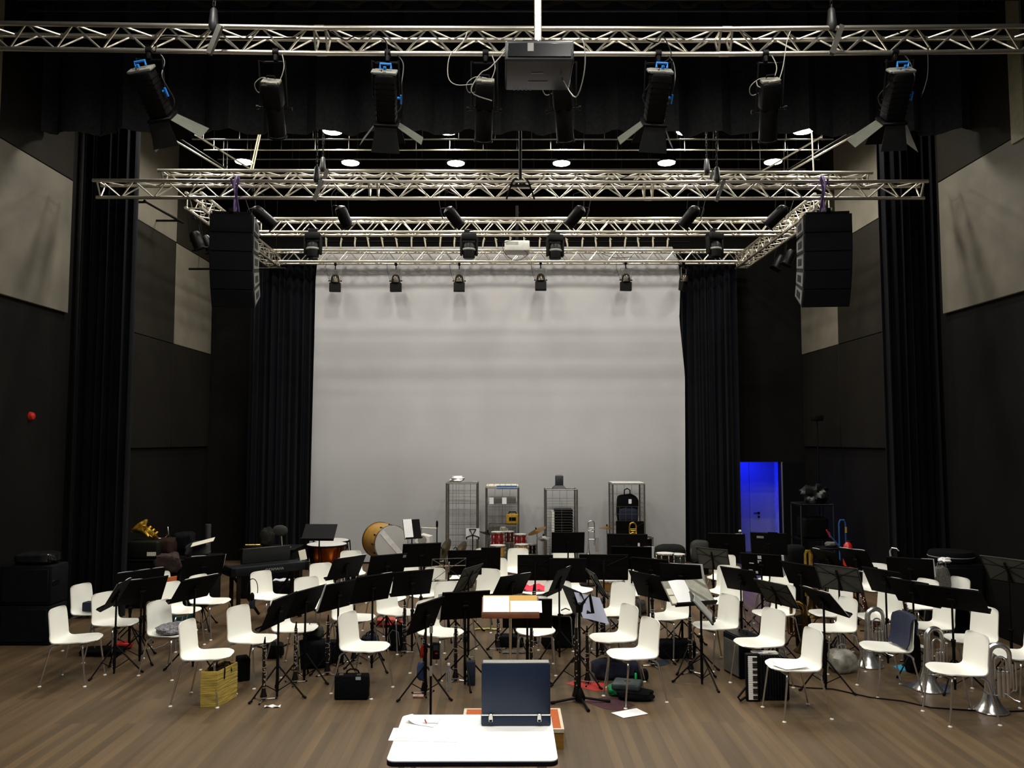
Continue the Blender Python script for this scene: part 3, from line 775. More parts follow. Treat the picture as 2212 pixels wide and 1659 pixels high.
# stand with a sheet of paper and a microphone clip in front of it
st = place_stand('desk', 1246, 1302, -160, 'dark stand half covered by a big white paper, right of the wooden stand', gy=1478, tilt=24, sw=1)
STANDS['pap'] = st
o = solo('paper_sheet', MB().slab([[P(1240, 1279, st[1].y-.25)+V((.27*k/6, -.03*i/6+.012*math.sin(k), -.0-.26*i/6-.06*k/6+.0))+V((.09*i/6, 0, 0)) for k in range(7)] for i in range(7)], (0, .003, 0)), mat('bluish_paper', '#b9bdd2', .8, var=.03), 'big pale bluish paper sheet hanging over a stand right of the wooden stand', 'paper')
# ------------------------------------------------------------------ clarinets on their pegs
def clarinet(label, stand_label, px, gy, top_y, lean=(0, 0), a0=0, proto_=[None, None]):
    p = G(px, gy, 0); h = P(px, top_y, p.y).z
    n_ = Matrix.Rotation(math.atan2(lean[0], 1), 4, 'Y')
    if proto_[0] is None:
        t = thing('clarinet', label, 'clarinet', p, group='clarinets standing on the floor')
        part('body', MB().tube([(0, 0, .13), (0, 0, .30), (0, 0, .50), (0, 0, .575)], [.0185, .0178, .0168, .0172], 10), M_bodyb, t)
        part('bell', MB().lathe([(.038, .035), (.036, .05), (.026, .085), (.019, .12), (.0165, .14)], 16), M_bodyb, t)
        part('bell_ring', MB().lathe([(.0395, .034), (.0395, .042), (.036, .043), (.036, .034)], 16), M_silver, t)
        part('mouthpiece', MB().tube([(0, 0, .575), (0, 0, .60), (.004, 0, .66)], [.0145, .012, .006], 8), M_rubber, t)
        k = MB(); rr = random.Random(4)
        for i in range(34):
            z = .17+.37*i/34+rr.uniform(-.006, .006); a = rr.uniform(-2.2, 2.2)
            q = V((math.cos(a)*.0195, math.sin(a)*.0195, z))
            k.lathe([(.001, .006), (.0075, .004), (.0085, 0), (.001, 0)], 8, Matrix.Translation(q) @ Matrix.Rotation(a, 4, 'Z') @ Matrix.Rotation(PI/2, 4, 'Y'))
        for a, z0, z1 in ((.5, .2, .36), (-.8, .18, .30), (1.4, .34, .5), (-1.3, .38, .52), (.1, .42, .54)):
            q = V((math.cos(a)*.0235, math.sin(a)*.0235, 0)); k.tube([q*.8+V((0, 0, z0)), q+V((0, 0, z0+.01)), q+V((0, 0, z1-.01)), q*.8+V((0, 0, z1))], .0032, 5)
        for z in (.135, .30, .345, .555, .578): k.lathe([(.0195, z), (.0195, z+.008), (.016, z+.008), (.016, z)], 10)
        part('keywork', k, M_silver, t)
        proto(t); proto_[0] = t
    else: t, _ = dup(proto_[0], p, a0, label)
    s = h/.66; t.scale = (max(1, s), max(1, s), s); t.rotation_euler = Euler((lean[1], lean[0], a0))
    if proto_[1] is None:
        u = thing('clarinet_peg', stand_label, 'instrument stand', p, group='clarinet pegs')
        part('peg', MB().tube([(0, 0, .012), (0, 0, .05), (0, 0, .10)], [.02, .012, .008], 8), M_black, u)
        for k in range(3):
            a = 2*PI*k/3+.5; q = V((math.cos(a), math.sin(a), 0))
            l = part('leg', MB().tube([q*.012+V((0, 0, .018)), q*.12+V((0, 0, .008))], .0055, 6), M_alu, u)
            part('rubber_tip', MB().cyl(q*.115+V((0, 0, .009)), q*.135+V((0, 0, .009)), .0085, n=6), M_rubber, l)
        proto(u); proto_[1] = u
    else: u, _ = dup(proto_[1], p, a0, stand_label)
    return p
CL = [
 (569, 1514, 1376, 'clarinet at the front left, before the chair beside the black cube bag', .6),
 (637, 1477, 1343, 'clarinet standing between the two joined stands at front left', .1),
 (707, 1458, 1328, 'clarinet standing alone just right of the black backpack', 1.2),
 (764, 1430, 1306, 'clarinet behind the chair over the labelled black case, only its tip and bell clear', .9),
 (873, 1412, 1294, 'clarinet beside the dark bag with a white seam', 2.0),
 (916, 1500, 1366, 'clarinet with red tape and a blue cloth, left of the table', .3),
 (984, 1472, 1336, 'clarinet in front of the wide stand near the water bottle', 1.5),
 (1076, 1405, 1296, 'clarinet below the wooden conductor stand', .2),
 (1148, 1470, 1335, 'clarinet in front of the chair facing the wooden stand', .8),
 (1269, 1477, 1352, 'clarinet standing on the red sheet, right of the table', 1.9),
 (1300, 1412, 1292, 'clarinet behind the second chair right of the open case', 2.4),
 (1411, 1440, 1300, 'clarinet before the chair under the open white binder', .4),
 (1492, 1454, 1318, 'clarinet beside the edge on stand, under the open white binder', 1.1),
 (1153, 1392, 1262, 'short dark clarinet in front of the chair with the red cloth', .5),
]
for (px, gy, ty, lab, a0) in CL: clarinet(lab, 'small peg under the ' + lab.split(',')[0], px, gy, ty, a0=a0)
# tall dark woodwind held on a heavy three legged stand, right of the table
p = G(1253, 1517, 0)
t = thing('bass_clarinet', 'tall dark woodwind on a broad three legged base, right of the table', 'bass clarinet', p+V((-.03, .04, 0)))
part('body', MB().tube([(0, 0, .10), (0, 0, .35), (0, 0, .66), (0, 0, .72)], [.026, .022, .020, .018], 12), M_bodyb, t)
part('top_joint', MB().tube([(0, 0, .72), (0, 0, .80), (.01, 0, .86)], [.014, .015, .008], 8), M_silver, t)
part('bell', MB().lathe([(.05, .05), (.046, .06), (.034, .10), (.027, .14)], 16), M_bodyb, t)
k = MB(); rr = random.Random(8)
for i in range(26):
    z = .16+.52*i/26; a = rr.uniform(-3, 3); q = V((math.cos(a)*.026, math.sin(a)*.026, z))
    k.lathe([(.001, .004), (.007, .003), (.008, 0), (.001, 0)], 8, Matrix.Translation(q) @ Matrix.Rotation(a, 4, 'Z') @ Matrix.Rotation(PI/2, 4, 'Y'))
part('keywork', k, M_silver, t)
t = thing('microphone_stand', 'low black stand with three flat feet and a clip pole, right of the table', 'microphone stand', p)
part('base', MB().lathe([(.05, .02), (.055, .05), (.03, .11), (.016, .14)], 12), M_black, t)
for a in (3.35, -.05, 4.9):
    q = V((math.cos(a), math.sin(a), 0)); l = part('foot', MB().tube([q*.04+V((0, 0, .045)), q*.28+V((0, 0, .016))], .013, 6), M_black, t)
    part('rubber_tip', MB().cyl(q*.26+V((0, 0, .017)), q*.30+V((0, 0, .014)), .0155, n=8), M_rubber, l)
zt = P(1252, 1316, p.y).z
part('pole', MB().cyl((0, 0, .10), (0, 0, zt), .010, n=8), M_blackm, t)
c = part('clip', MB().tube([(0, 0, zt-.02), (.01, -.02, zt+.06)], .03, 8).tube([(.01, -.03, zt+.04), (.10, -.03, zt+.15), (.13, -.03, zt-.03), (.07, -.03, zt-.02)], .02, 6), M_black, t)

# ------------------------------------------------------------------ silver horns standing on their bells
def horn(name, label, px, gy, top_y, bell_px, rz, m, proto_={}):
    p = G(px, gy, 0); h = P(px, top_y, p.y).z; 
    if name not in proto_:
        t = thing(name, label, 'tenor horn', p, rz, 'brass horns standing bell down')
        part('bell', MB().lathe([(.148, .004), (.146, .010), (.12, .035), (.088, .075), (.064, .13), (.050, .20), (.042, .28), (.036, .36), (.032, .42)], 28, cap=False), m, t)
        part('bell_rim', MB().tube([(.147*math.cos(2*PI*k/28), .147*math.sin(2*PI*k/28), .008) for k in range(28)], .005, 6, closed=True), m, t)
        arc = [V((.085-.085*math.cos(a), 0, .52+.085*math.sin(a))) for a in [PI*k/12 for k in range(13)]]
        part('main_bow', MB().tube([(0, 0, .40), (0, 0, .47)]+arc+[(.17, 0, .44), (.17, 0, .30), (.165, 0, .22)], [.032, .031]+[.030-.0008*k for k in range(13)]+[.019, .017, .015], 12), m, t)
        a2 = [V((.085-.048*math.cos(a), -.03, .46+.048*math.sin(a))) for a in [PI*k/10 for k in range(11)]]
        part('inner_bow', MB().tube([(.037, -.03, .30)]+a2+[(.133, -.03, .28), (.12, -.03, .22), (.09, -.03, .19), (.06, -.03, .22)], .009, 8), m, t)
        for k in range(3):
            v = part('valve', MB().lathe([(.001, .15), (.017, .15), (.019, .17), (.0175, .18), (.0175, .36), (.019, .365), (.015, .385), (.004, .39), (.004, .41), (.011, .412), (.011, .418), (.001, .419)], 12, Matrix.Translation((.075+.036*k-.02, -.07, 0))), m, t)
        part('slide', MB().tube([(.215, -.01, .45), (.215, -.01, .22), (.208, -.01, .20), (.196, -.01, .20), (.19, -.01, .22), (.19, -.01, .44)], .0075, 8), m, t)
        part('brace', MB().tube([(.0, 0, .33), (.17, 0, .33)], .005, 6).tube([(-.09, -.05, .19), (-.02, -.06, .165), (.06, -.06, .16), (.14, -.04, .17), (.19, 0, .20)], .006, 6), m, t)
        part('mouthpiece', MB().tube([(.10, -.09, .19), (.16, -.12, .15), (.20, -.14, .14)], [.005, .006, .012], 8), m, t)
        proto(t); proto_[name] = t
    else: t, _ = dup(proto_[name], p, rz, label)
    s = h/.635; t.scale = (s, s, s); return t
horn('silver_horn', 'silver horn standing bell down at the far right front corner', 2141, 1536, 1385, 75, R(-15), M_silver)
horn('silver_horn', 'silver horn standing bell down behind the frontmost chair at far right', 2006, 1490, 1352, 80, R(10), M_silver)
horn('silver_horn', 'silver horn standing bell down left of the navy jacket', 1877, 1438, 1309, 60, R(0), M_silver)
horn('silver_horn', 'silver horn almost hidden under the chair above the white plastic bag', 1815, 1424, 1345, 50, R(60), M_silver)
horn('brass_horn', 'golden brown horn standing behind the front right tilted stand', 1741, 1408, 1298, 40, R(150), mat('old_brass', '#5a431c', .3, .95, .15))
bag_later = True

# ------------------------------------------------------------------ front table, case, papers, podium
tz = .75
c0 = G(868, 1544, tz); c1 = G(1191, 1560, tz); f0 = G(836, 1648, tz); f1 = G(1207, 1640, tz)
xl, xr = (c0.x+f0.x)/2, (c1.x+f1.x)/2; yb = c0.y; yf = (f0.y+f1.y)/2
def rrect(x0, y0, x1, y1, r, z, n=5):
    pts = []
    for cx, cy, a in ((x1-r, y1-r, 0), (x0+r, y1-r, 1), (x0+r, y0+r, 2), (x1-r, y0+r, 3)):
        for k in range(n+1):
            t = (a+k/n)*PI/2; pts.append(V((cx+r*math.cos(t), cy+r*math.sin(t), z)))
    return pts
t = thing('table', 'white topped table with dark edge at the bottom centre of the picture', 'table', ((xl+xr)/2, (yf+yb)/2, 0))
ox, oy = t.location.x, t.location.y
w2, d2 = (xr-xl)/2, (yb-yf)/2
part('tabletop', MB().poly(rrect(-w2, -d2, w2, d2, .05, tz-.006), (0, 0, .006)), mat('table_white', '#fcfbf7', .35, var=.005), t)
part('edge_band', MB().poly(rrect(-w2-.002, -d2-.002, w2+.002, d2+.002, .052, tz-.032), (0, 0, .025)), mat('edge_navy', '#191826', .5), t)
for sx in (-1, 1):
    for sy in (-1, 1):
        part('leg', MB().cyl((sx*(w2-.08), sy*(d2-.08), .0), (sx*(w2-.08), sy*(d2-.08), tz-.032), .018, n=10), M_chrome, t)
part('apron', MB().box((0, 0, tz-.05), (2*w2-.14, .03, .03)).box((-w2+.08, 0, tz-.05), (.03, 2*d2-.14, .03)).box((w2-.08, 0, tz-.05), (.03, 2*d2-.14, .03)), M_blackm, t)
a = G(850, 1572, tz+.003); b_ = G(851, 1599, tz+.003)
solo('paper_sheet', MB().poly([(a.x, a.y, 0), (a.x-.002, b_.y, 0), (a.x+.42, b_.y-.03, 0), (a.x+.42, a.y-.005, 0)], (0, 0, .0012)), M_paper, 'large white paper overhanging the left edge of the front table', 'paper', (0, 0, tz+.0008))
# curled sheet and note with a red pen mark
q = G(905, 1560, tz)
rows = [[V((.21*k/8, .13*i/4-.03*k/8, .045*max(0, 1-(k/8)*2.2)**2*(1-i/6)+.0015)) for k in range(9)] for i in range(5)]
solo('paper_sheet', MB().slab(rows, (0, 0, .0008)), M_paper, 'curled white sheet lying at the rear left of the front table', 'paper', (q.x-.09, q.y-.02, tz+.001), (0, 0, -.25))
q = G(932, 1558, tz)
solo('notepad', MB().rbox((0, 0, .003), (.10, .105, .006), .001, 1), M_paper, 'small white notepad at the rear left of the front table', 'notepad', (q.x, q.y, tz+.005), (0, 0, -.1))
q = G(919, 1559, tz+.012)
solo('pen', MB().tube([(0, .03, .004), (.003, -.03, .004)], .004, 6), M_redp, 'tiny red pen on the notepad on the front table', 'pen', (q.x, q.y, tz+.0115), (0, 0, .2))
# open case standing on the table
a = G(1039, 1569, tz); b_ = G(1190, 1569, tz); cw = b_.x-a.x; zt = P(1110, 1433, a.y).z
t = thing('carrying_case', 'dark blue case with two silver latches, lid raised, on the front table', 'case', ((a.x+b_.x)/2, a.y, tz))
bh = P(1110, 1546, a.y).z-tz; hh = zt-tz
part('base_box', MB().rbox((0, .15, bh/2), (cw, .30, bh), .012, 2), M_case, t)
part('lid', MB().rbox((0, .035, (bh+hh)/2+.002), (cw-.004, .07, hh-bh-.004), .012, 2), M_case, t)
part('rim', MB().tube([(-cw/2+.004, .004, bh+.002), (cw/2-.004, .004, bh+.002)], .004, 6), M_alu, t)
part('top_rim', MB().rbox((0, .036, hh+.001), (cw-.02, .066, .008), .003, 1), M_greyp, t)
for x in (-.36*cw, .335*cw):
    l = part('latch', MB().rbox((x, -.006, bh-.012), (.028, .012, .05), .003, 1), M_chrome, t)
    part('latch_slot', MB().box((x, -.0135, bh-.028), (.018, .004, .010)), M_black, l)
for x in (-.15, .15): part('hinge', MB().cyl((x-.03, .305, bh), (x+.03, .305, bh), .006, n=6), M_chrome, t)
# podium
h = .165
a = G(1003, 1531, h); b_ = G(1207, 1530, h); c_ = G(1219, 1576, h)
t = thing('podium', 'low plywood podium with orange carpet top behind the front table', 'podium', ((a.x+c_.x)/2, (a.y+c_.y)/2, 0))
w, d = c_.x-a.x, a.y-c_.y
part('box', MB().box((0, 0, (h-.02)/2), (w-.01, d-.01, h-.02)), M_ply, t)
part('carpet', MB().box((0, 0, h-.008), (w-.05, d-.05, .02)), M_orange, t)
part('edge_trim', MB().box((0, d/2-.0125, h-.012), (w, .025, .03)).box((0, -d/2+.0125, h-.012), (w, .025, .03)).box((w/2-.0125, 0, h-.012), (.025, d-.05, .03)).box((-w/2+.0125, 0, h-.012), (.025, d-.05, .03)), M_trimw, t)
# wooden conductor stand
yl = 7.9; l0 = P(1040, 1334, yl); l1 = P(1165, 1334, yl); cx = (l0.x+l1.x)/2; wd = l1.x-l0.x
t = thing('conductor_stand', 'wooden conductor music stand with yellow folder and papers at the centre', 'music stand', (cx, yl+.12, 0))
part('pole', MB().cyl((0, 0, .05), (0, 0, l0.z), .013, n=10), M_alu, t)
part('sleeve', MB().cyl((0, 0, .03), (0, 0, .44), .020, n=10), M_black, t)
for k in range(3):
    q = V((math.cos(2*PI*k/3+.5), math.sin(2*PI*k/3+.5), 0)); part('leg', MB().tube([V((0, 0, .16)), q*.2+V((0, 0, .05)), q*.30+V((0, 0, .012))], .011, 6), M_black, t)
th = R(52); up = V((0, math.sin(th), math.cos(th))); nr = V((0, -math.cos(th), math.sin(th)))
dk = part('desk', MB().rbox((0, 0, .115), (wd, .014, .25), .006, 2), M_wood, t, (0, -.115, l0.z+.01), (-th, 0, 0))
part('lip', MB().rbox((0, -.03, .0), (wd, .016, .062), .006, 2).box((0, -.015, -.02), (wd, .03, .012)), M_wood, t, (0, -.115, l0.z+.02), (-.25, 0, 0))
base = V((cx, yl+.005, l0.z+.01))
def on_wood(name, x0, x1, z0, z1, off, m, label, cat):
    o = solo(name, MB().box(((x0+x1)/2, off, (z0+z1)/2), (x1-x0, .004, z1-z0)), m, label, cat, base, (-th, 0, 0)); return o
on_wood('folder', -wd*.48, wd*.47,   .03, .25, -.011, M_tan, 'yellow brown folder lying open on the wooden conductor stand', 'folder')
on_wood('paper_sheet', -wd*.475, -wd*.02, .03, .235, -.017, M_paper, 'left white sheet on the wooden conductor stand', 'paper')
o = on_wood('paper_sheet', 0, wd*.55, .03, .175, -.017, M_paper, 'right white sheet on the wooden conductor stand', 'paper')
# stand with recorder at the left of the table
p = G(930, 1566, 0); z1 = P(930, 1348, p.y).z
t = thing('microphone_stand', 'straight black microphone stand left of the table holding a small black device', 'microphone stand', p)
part('base', MB().lathe([(.11, 0), (.11, .012), (.03, .025), (.014, .05)], 20), M_black, t)
part('pole', MB().cyl((0, 0, .03), (0, 0, z1), .011, n=8), M_black, t)
part('grip', MB().cyl((0, 0, z1-.08), (0, 0, z1-.02), .016, n=8).cyl((0, 0, .44), (0, 0, .53), .014, n=8), M_greyp, t)
z2 = P(940, 1405, p.y).z
t = thing('audio_recorder', 'small black recorder with red marks on the microphone stand left of the table', 'recorder', (p.x+.047, p.y-.01, z2))
part('case', MB().rbox((0, 0, 0), (.068, .03, .155), .008, 2), M_black, t)
part('screen', MB().box((0, -.0165, .03), (.045, .004, .045)), M_lens, t)
part('red_button', MB().box((.005, -.0165, -.02), (.022, .004, .008)), M_redp, t)
part('clip', MB().box((-.04, .005, .03), (.03, .02, .03)), M_black, t)
# cloths round the red and blue clarinet
q = G(912, 1500, 0); z3 = P(914, 1448, q.y).z
solo('cloth', MB().blob((0, 0, 0), (.085, .07, .17), .8, .12, 3, flat=False), mat('blue_cloth', '#2a3a63', .9), 'crumpled blue cloth hung on the clarinet left of the table', 'cloth', (q.x-.012, q.y-.035, z3))
z3 = P(914, 1405, q.y).z
solo('ribbon', MB().blob((0, 0, 0), (.045, .045, .12), .8, .2, 5, flat=False), M_redp, 'red ribbon wound round the clarinet left of the table', 'ribbon', (q.x+.004, q.y-.03, z3))

# ------------------------------------------------------------------ bags and small things on the floor
def bag(name, label, cat, px, gy, w, d, h, m, e=.35, amp=.05, seed=1, rz=0, handle=True, loc=None):
    p = G(px, gy, 0) if loc is None else V(loc)
    t = thing(name, label, cat, p, rz)
    part('body', MB().blob((0, 0, h/2*.98), (w, d, h), e, amp, seed, 28, 14), m, t)
    if handle: part('handle', MB().tube([(-.06, 0, h*.94), (-.05, 0, h+.03), (0, 0, h+.05), (.05, 0, h+.03), (.06, 0, h*.94)], .008, 6), m, t)
    return t
# straw bag
p = (G(433, 1529, 0)+G(510, 1504, 0))/2
a = G(433, 1529, 0); b_ = G(468, 1529, 0); c_ = G(511, 1505, 0)
h = .345
dpt = (c_-b_); e1 = (b_-a)
t = thing('straw_bag', 'yellow woven straw shopping bag with dark handles under a front chair', 'bag', a)
rows = []
loop = [V((0, 0, 0)), e1, e1+dpt, dpt]
per = []
for k in range(4):
    for j in range(6): per.append(loop[k]+(loop[(k+1) % 4]-loop[k])*j/6)
per.append(loop[0])
cen = (loop[0]+loop[2])/2
rows = [[V((0, 0, h*i/24))+cen+(q-cen)*(1+.02*math.sin(i*PI/24)+.022*(i % 2)) for q in per] for i in range(25)]
def inward(i, k): v = cen-per[k]; v.z = 0; return v.normalized()*.008
part('woven_body', MB().slab(rows, inward), M_straw, t)
part('bottom', MB().poly([q+V((0, 0, .002)) for q in loop], (0, 0, .006)), M_straw, t)
part('dark_lining', MB().blob(cen+V((0, 0, h*.72)), ((e1.length)*.85, dpt.length*.75, h*.62), .6, .06, 2, M=Matrix.Rotation(math.atan2(dpt.y, dpt.x)-PI/2, 4, 'Z')), M_brown, t)
nn = V((dpt.y, -dpt.x, 0)).normalized()
for q0, sg in ((e1, 1), (V((0, 0, 0)), -1)):
    s0, s1 = q0+dpt*.32, q0+dpt*.68
    part('handle', MB().tube([s0+V((0, 0, h-.10))+nn*.006*sg, s0+V((0, 0, h-.01))+nn*.010*sg, (s0*.6+s1*.4)+V((0, 0, h+.05))-nn*.03*sg, s1+V((0, 0, h+.03))-nn*.02*sg, s1+V((0, 0, h-.06))+nn*.008*sg], .007, 6), M_black, t)
# black cube bag
p = G(524, 1467, 0)
t = thing('cube_bag', 'small plain black cube shaped bag beside the straw bag', 'bag', p, R(28))
part('body', MB().rbox((0, 0, .12), (.125, .20, .24), .015, 2), M_fab, t)
# labelled black case
a = G(721, 1513, 0); b_ = G(795, 1512, 0); w = b_.x-a.x; h = P(758, 1459, a.y).z
t = thing('instrument_case', 'upright black case with a pale label and handle, left of centre front', 'case', ((a.x+b_.x)/2, a.y+.055, 0))
part('shell', MB().rbox((0, 0, h/2), (w, .11, h), .02, 3), M_fab, t)
part('handle', MB().tube([(-.06, 0, h), (-.05, 0, h+.03), (-.02, 0, h+.047), (.03, 0, h+.047), (.06, 0, h+.03), (.07, 0, h)], .009, 8), M_black, t)
part('label', MB().box((w*.21, -.057, h*.88), (.052, .003, .030)), mat('label_grey', '#9aa7ae', .6), t)
for x in (-.30*w, .22*w): part('latch', MB().box((x, -.03, h+.002), (.04, .03, .010)), M_zinc, t)
# backpack group left of centre
bag('backpack', 'large black backpack on the floor behind the two joined stands', 'backpack', 678, 1440, .38, .26, .30, M_fab, .42, .06, 11, .2)
bag('shoulder_bag', 'dark olive bag lying on top of the black backpack', 'bag', 0, 0, .22, .18, .16, M_olive, .7, .08, 12, 0, True, (G(676, 1436, 0).x, G(676, 1436, 0).y+.03, .285))
bag('case', 'square black case behind the lone clarinet right of the black backpack', 'case', 722, 1430, .20, .16, .25, M_fab, .2, .01, 13, 0, False)
bag('bag', 'dark crumpled bag under the chair beside the two joined stands', 'bag', 590, 1420, .24, .20, .18, M_fab, .6, .08, 14, 0, False)
bag('bag', 'dark bag with blue grey cloth behind the chair over the labelled case', 'bag', 800, 1408, .22, .2, .2, M_navy, .6, .12, 15, .4)
solo('folder', MB().rbox((0, 0, .06), (.30, .12, .12), .02, 2), M_navy, 'thick navy folder on the seat of a far left chair', 'folder', on_chair(1, .02, 0, .452), (0, 0, R(-10)))
t = bag('gig_bag', 'black soft case with a thin white seam, left of the front clarinets', 'case', 858, 1404, .20, .16, .30, M_fab, .35, .02, 16, -.3)
part('seam', MB().tube([(-.05, -.083, .06), (-.075, -.08, .2), (-.03, -.08, .26), (.05, -.082, .24), (.07, -.083, .08)], .003, 5), M_greyp, t)
bag('shopping_bag', 'crumpled red plastic bag on the floor under a chair left of centre', 'bag', 840, 1352, .38, .2, .12, mat('red_bag', '#c0402e', .5, var=.3, scale=20), .8, .12, 17, 0, False)
bag('shoe', 'small red and black shoe on the floor at far left', 'shoe', 262, 1402, .26, .12, .09, M_redp, .7, .06, 18, .3, False)
bag('bag', 'black bag lying flat on the floor at far left behind the first chairs', 'bag', 222, 1412, .5, .3, .07, M_fab, .5, .06, 19, 0, False)
sc_ = on_chair(3, .03, -.02, .45)
solo('scarf', MB().blob((0, 0, .045), (.34, .36, .11), .8, .14, 20), mat('scarf_print', '#77767a', .9, var=.75, scale=45), 'black and white patterned scarf on the seat of a left chair', 'scarf', sc_, (0, 0, R(-25)))
bag('bag', 'dark teal bag under the chair with the orange brown folder', 'bag', 392, 1372, .26, .2, .3, M_teal, .5, .06, 21, 0, False)
# orange folder on the chair back
p = on_chair(48, -.262, .0, .74); solo('folder', MB().rbox((0, 0, .015), (.012, .30, .10), .003, 1), mat('folder_orange', '#a6561c', .6), 'orange brown folder hung over a chair back at left', 'folder', p+V((0, 0, .03)), (0, .1, R(-30)))
# headphones and pouch on a chair
p = on_chair(50, -.10, -.20, .42)
t = thing('headphones', 'black headphones hanging on the chair before the electric piano', 'headphones', p)
hb = [V((.01*math.sin(a*2), -.035, .30+.0-.12*(1-math.sin(a))*1.6)) + V((.07*math.cos(a), 0, 0)) for a in [PI*k/10 for k in range(11)]]
part('headband', MB().tube(hb, .006, 6), M_black, t)
part('ear_pad', MB().blob((0, -.04, .05), (.06, .045, .13), .8, .03, 3, flat=False), M_black, t)
part('pouch', MB().rbox((-.0, -.035, -.04), (.075, .05, .12), .015, 2), M_navy, t)
# water bottle
p = G(969, 1490, 0)
t = thing('water_bottle', 'clear plastic water bottle on the floor left of the table', 'bottle', p)
part('bottle', MB().lathe([(.030, 0), (.033, .006), (.033, .07), (.030, .08), (.033, .09), (.033, .16), (.028, .20), (.014, .235), (.013, .25)], 20), M_glass, t)
part('cap', MB().lathe([(.015, .25), (.015, .27), (.012, .272)], 14), M_keyw, t)
# thermos like dark box with handle
p = G(1018, 1479, 0)
t = thing('speaker_box', 'slim upright dark navy box with a pale clip on top, left of the open case', 'box', p)
part('body', MB().rbox((0, 0, .125), (.085, .09, .25), .008, 2), M_navy, t)
part('clip', MB().tube([(-.03, 0, .25), (-.028, 0, .30), (0, 0, .33), (.028, 0, .30), (.03, 0, .25)], .005, 6).box((0, 0, .285), (.05, .02, .012)), M_alu, t)
# red and white can on floor
p = G(903, 1507, 0)
solo('tube_box', MB().cyl((-.05, 0, .017), (.055, -.01, .017), .016, n=12), mat('carton', '#c9a08e', .5, var=.4, scale=30), 'small pale red carton tube on the floor left of the table', 'tube', p, (0, 0, .15))
p = G(589, 1528, 0); rows = [[V((.15*k/6, .05*i/3+.01*math.sin(k), .006+.008*math.sin(k*1.7+i))) for k in range(7)] for i in range(4)]
solo('paper_scrap', MB().slab(rows, (0, 0, .004)), M_paper, 'crumpled white paper scrap on the floor beside the front left stand', 'paper', (p.x-.075, p.y-.025, .001), (0, 0, .12))
p = G(1050, 1361, 0); rows = [[V((.36*k/8, .06*i/3+.03*math.sin(k*.5), .006+.010*math.sin(k*1.1+i*2)**2)) for k in range(9)] for i in range(4)]
solo('scarf', MB().slab(rows, (0, 0, .006)), mat('yellow_cloth', '#c9c06a', .8), 'pale yellow cloth strip on the floor behind the wooden stand', 'cloth', (p.x-.16, p.y-.03, .001))
bag('case', 'black case lying on the floor under the wooden conductor stand', 'case', 1100, 1395, .36, .2, .14, M_fab, .25, .02, 22, 0, False)
p = G(1110, 1410, 0); rows = [[V((.28*k/8, .10*i/4, .004+.008*math.sin(k*1.3+i)**2)) for k in range(9)] for i in range(5)]
solo('cloth', MB().slab(rows, (0, 0, .004)), M_grey, 'grey rag on the floor under the wooden conductor stand', 'cloth', (p.x-.14, p.y-.05, .001))
bag('suitcase', 'big black upright case behind the chair facing the wooden stand', 'case', 1222, 1396, .36, .22, .42, M_fab, .22, .02, 23, .1)
bag('bag', 'round black bag on the floor beside the big black upright case', 'bag', 1188, 1400, .22, .2, .22, M_fab, .8, .06, 24, 0, False)
# things right of the table
def flat_sheet(name, label, cat, pts, m, z=.001, th=.002):
    q = [G(x, y, 0) for x, y in pts]; c = sum(q, V())/len(q)
    return solo(name, MB().poly([p-c for p in q], (0, 0, th)), m, label, cat, (c.x, c.y, z))
flat_sheet('folder', 'red paper folder on the floor under the clarinet right of the table', 'folder', [(1222, 1477), (1250, 1468), (1322, 1479), (1318, 1492), (1285, 1493)], M_red)
flat_sheet('cloth', 'dark purple cloth spread on the floor right of the table', 'cloth', [(1262, 1515), (1305, 1506), (1350, 1512), (1372, 1524), (1340, 1537), (1300, 1530)], M_plum, .0005)
flat_sheet('paper_sheet', 'white sheet of paper on the floor under a front chair foot', 'paper', [(1320, 1541), (1375, 1531), (1400, 1543), (1347, 1552)], M_paper, .004)
bag('duffel_bag', 'camouflage and navy bag on the floor under the second chair right of the case', 'bag', 1330, 1463, .50, .28, .20, M_navy, .55, .07, 25, .1)
bag('pouch', 'camouflage pouch lying against the navy bag right of the table', 'bag', 1302, 1458, .18, .16, .21, M_camo, .7, .1, 26, 0, False)
bag('pouch', 'small black bag with a bright green strip, right of the navy bag', 'bag', 1385, 1470, .15, .12, .12, M_fab, .5, .06, 27, 0, False)
p = G(1371, 1472, 0); solo('strap', MB().rbox((0, 0, .055), (.022, .02, .11), .005, 1), mat('strap_green', '#18c46c', .7), 'bright green strap on the small black bag', 'strap', (p.x, p.y-.075, .0))
bag('jacket', 'folded black jacket on the floor under the grey green case', 'jacket', 1372, 1508, .36, .26, .09, M_fab, .6, .1, 28, -.1, False)
bag('jacket', 'green cloth bulging from under the grey green case', 'cloth', 1330, 1500, .17, .2, .10, M_green, .7, .1, 29, 0, False)
p = G(1352, 1500, 0)
t = thing('slate_case', 'flat grey green case lying on the folded jacket right of the table', 'case', (p.x+.01, p.y-.03, .072), R(-18))
part('shell', MB().rbox((0, 0, .035), (.29, .24, .07), .025, 3), M_slate, t); part('logo_plate', MB().box((.0, -.0, .0705), (.06, .02, .003)), M_black, t)
bag('suitcase', 'black case on the floor under the chair below the binder', 'case', 1460, 1418, .46, .24, .2, M_fab, .3, .03, 30, .1)
flat_sheet('cloth', 'dark blue cloth on the floor behind the front chair right of the case', 'cloth', [(1395, 1430), (1440, 1424), (1448, 1434), (1420, 1441)], M_navy)
bag('bag', 'grey crumpled bag behind the front chairs right of the case', 'bag', 1382, 1325, .2, .16, .2, M_grey, .7, .1, 31, 0, False)
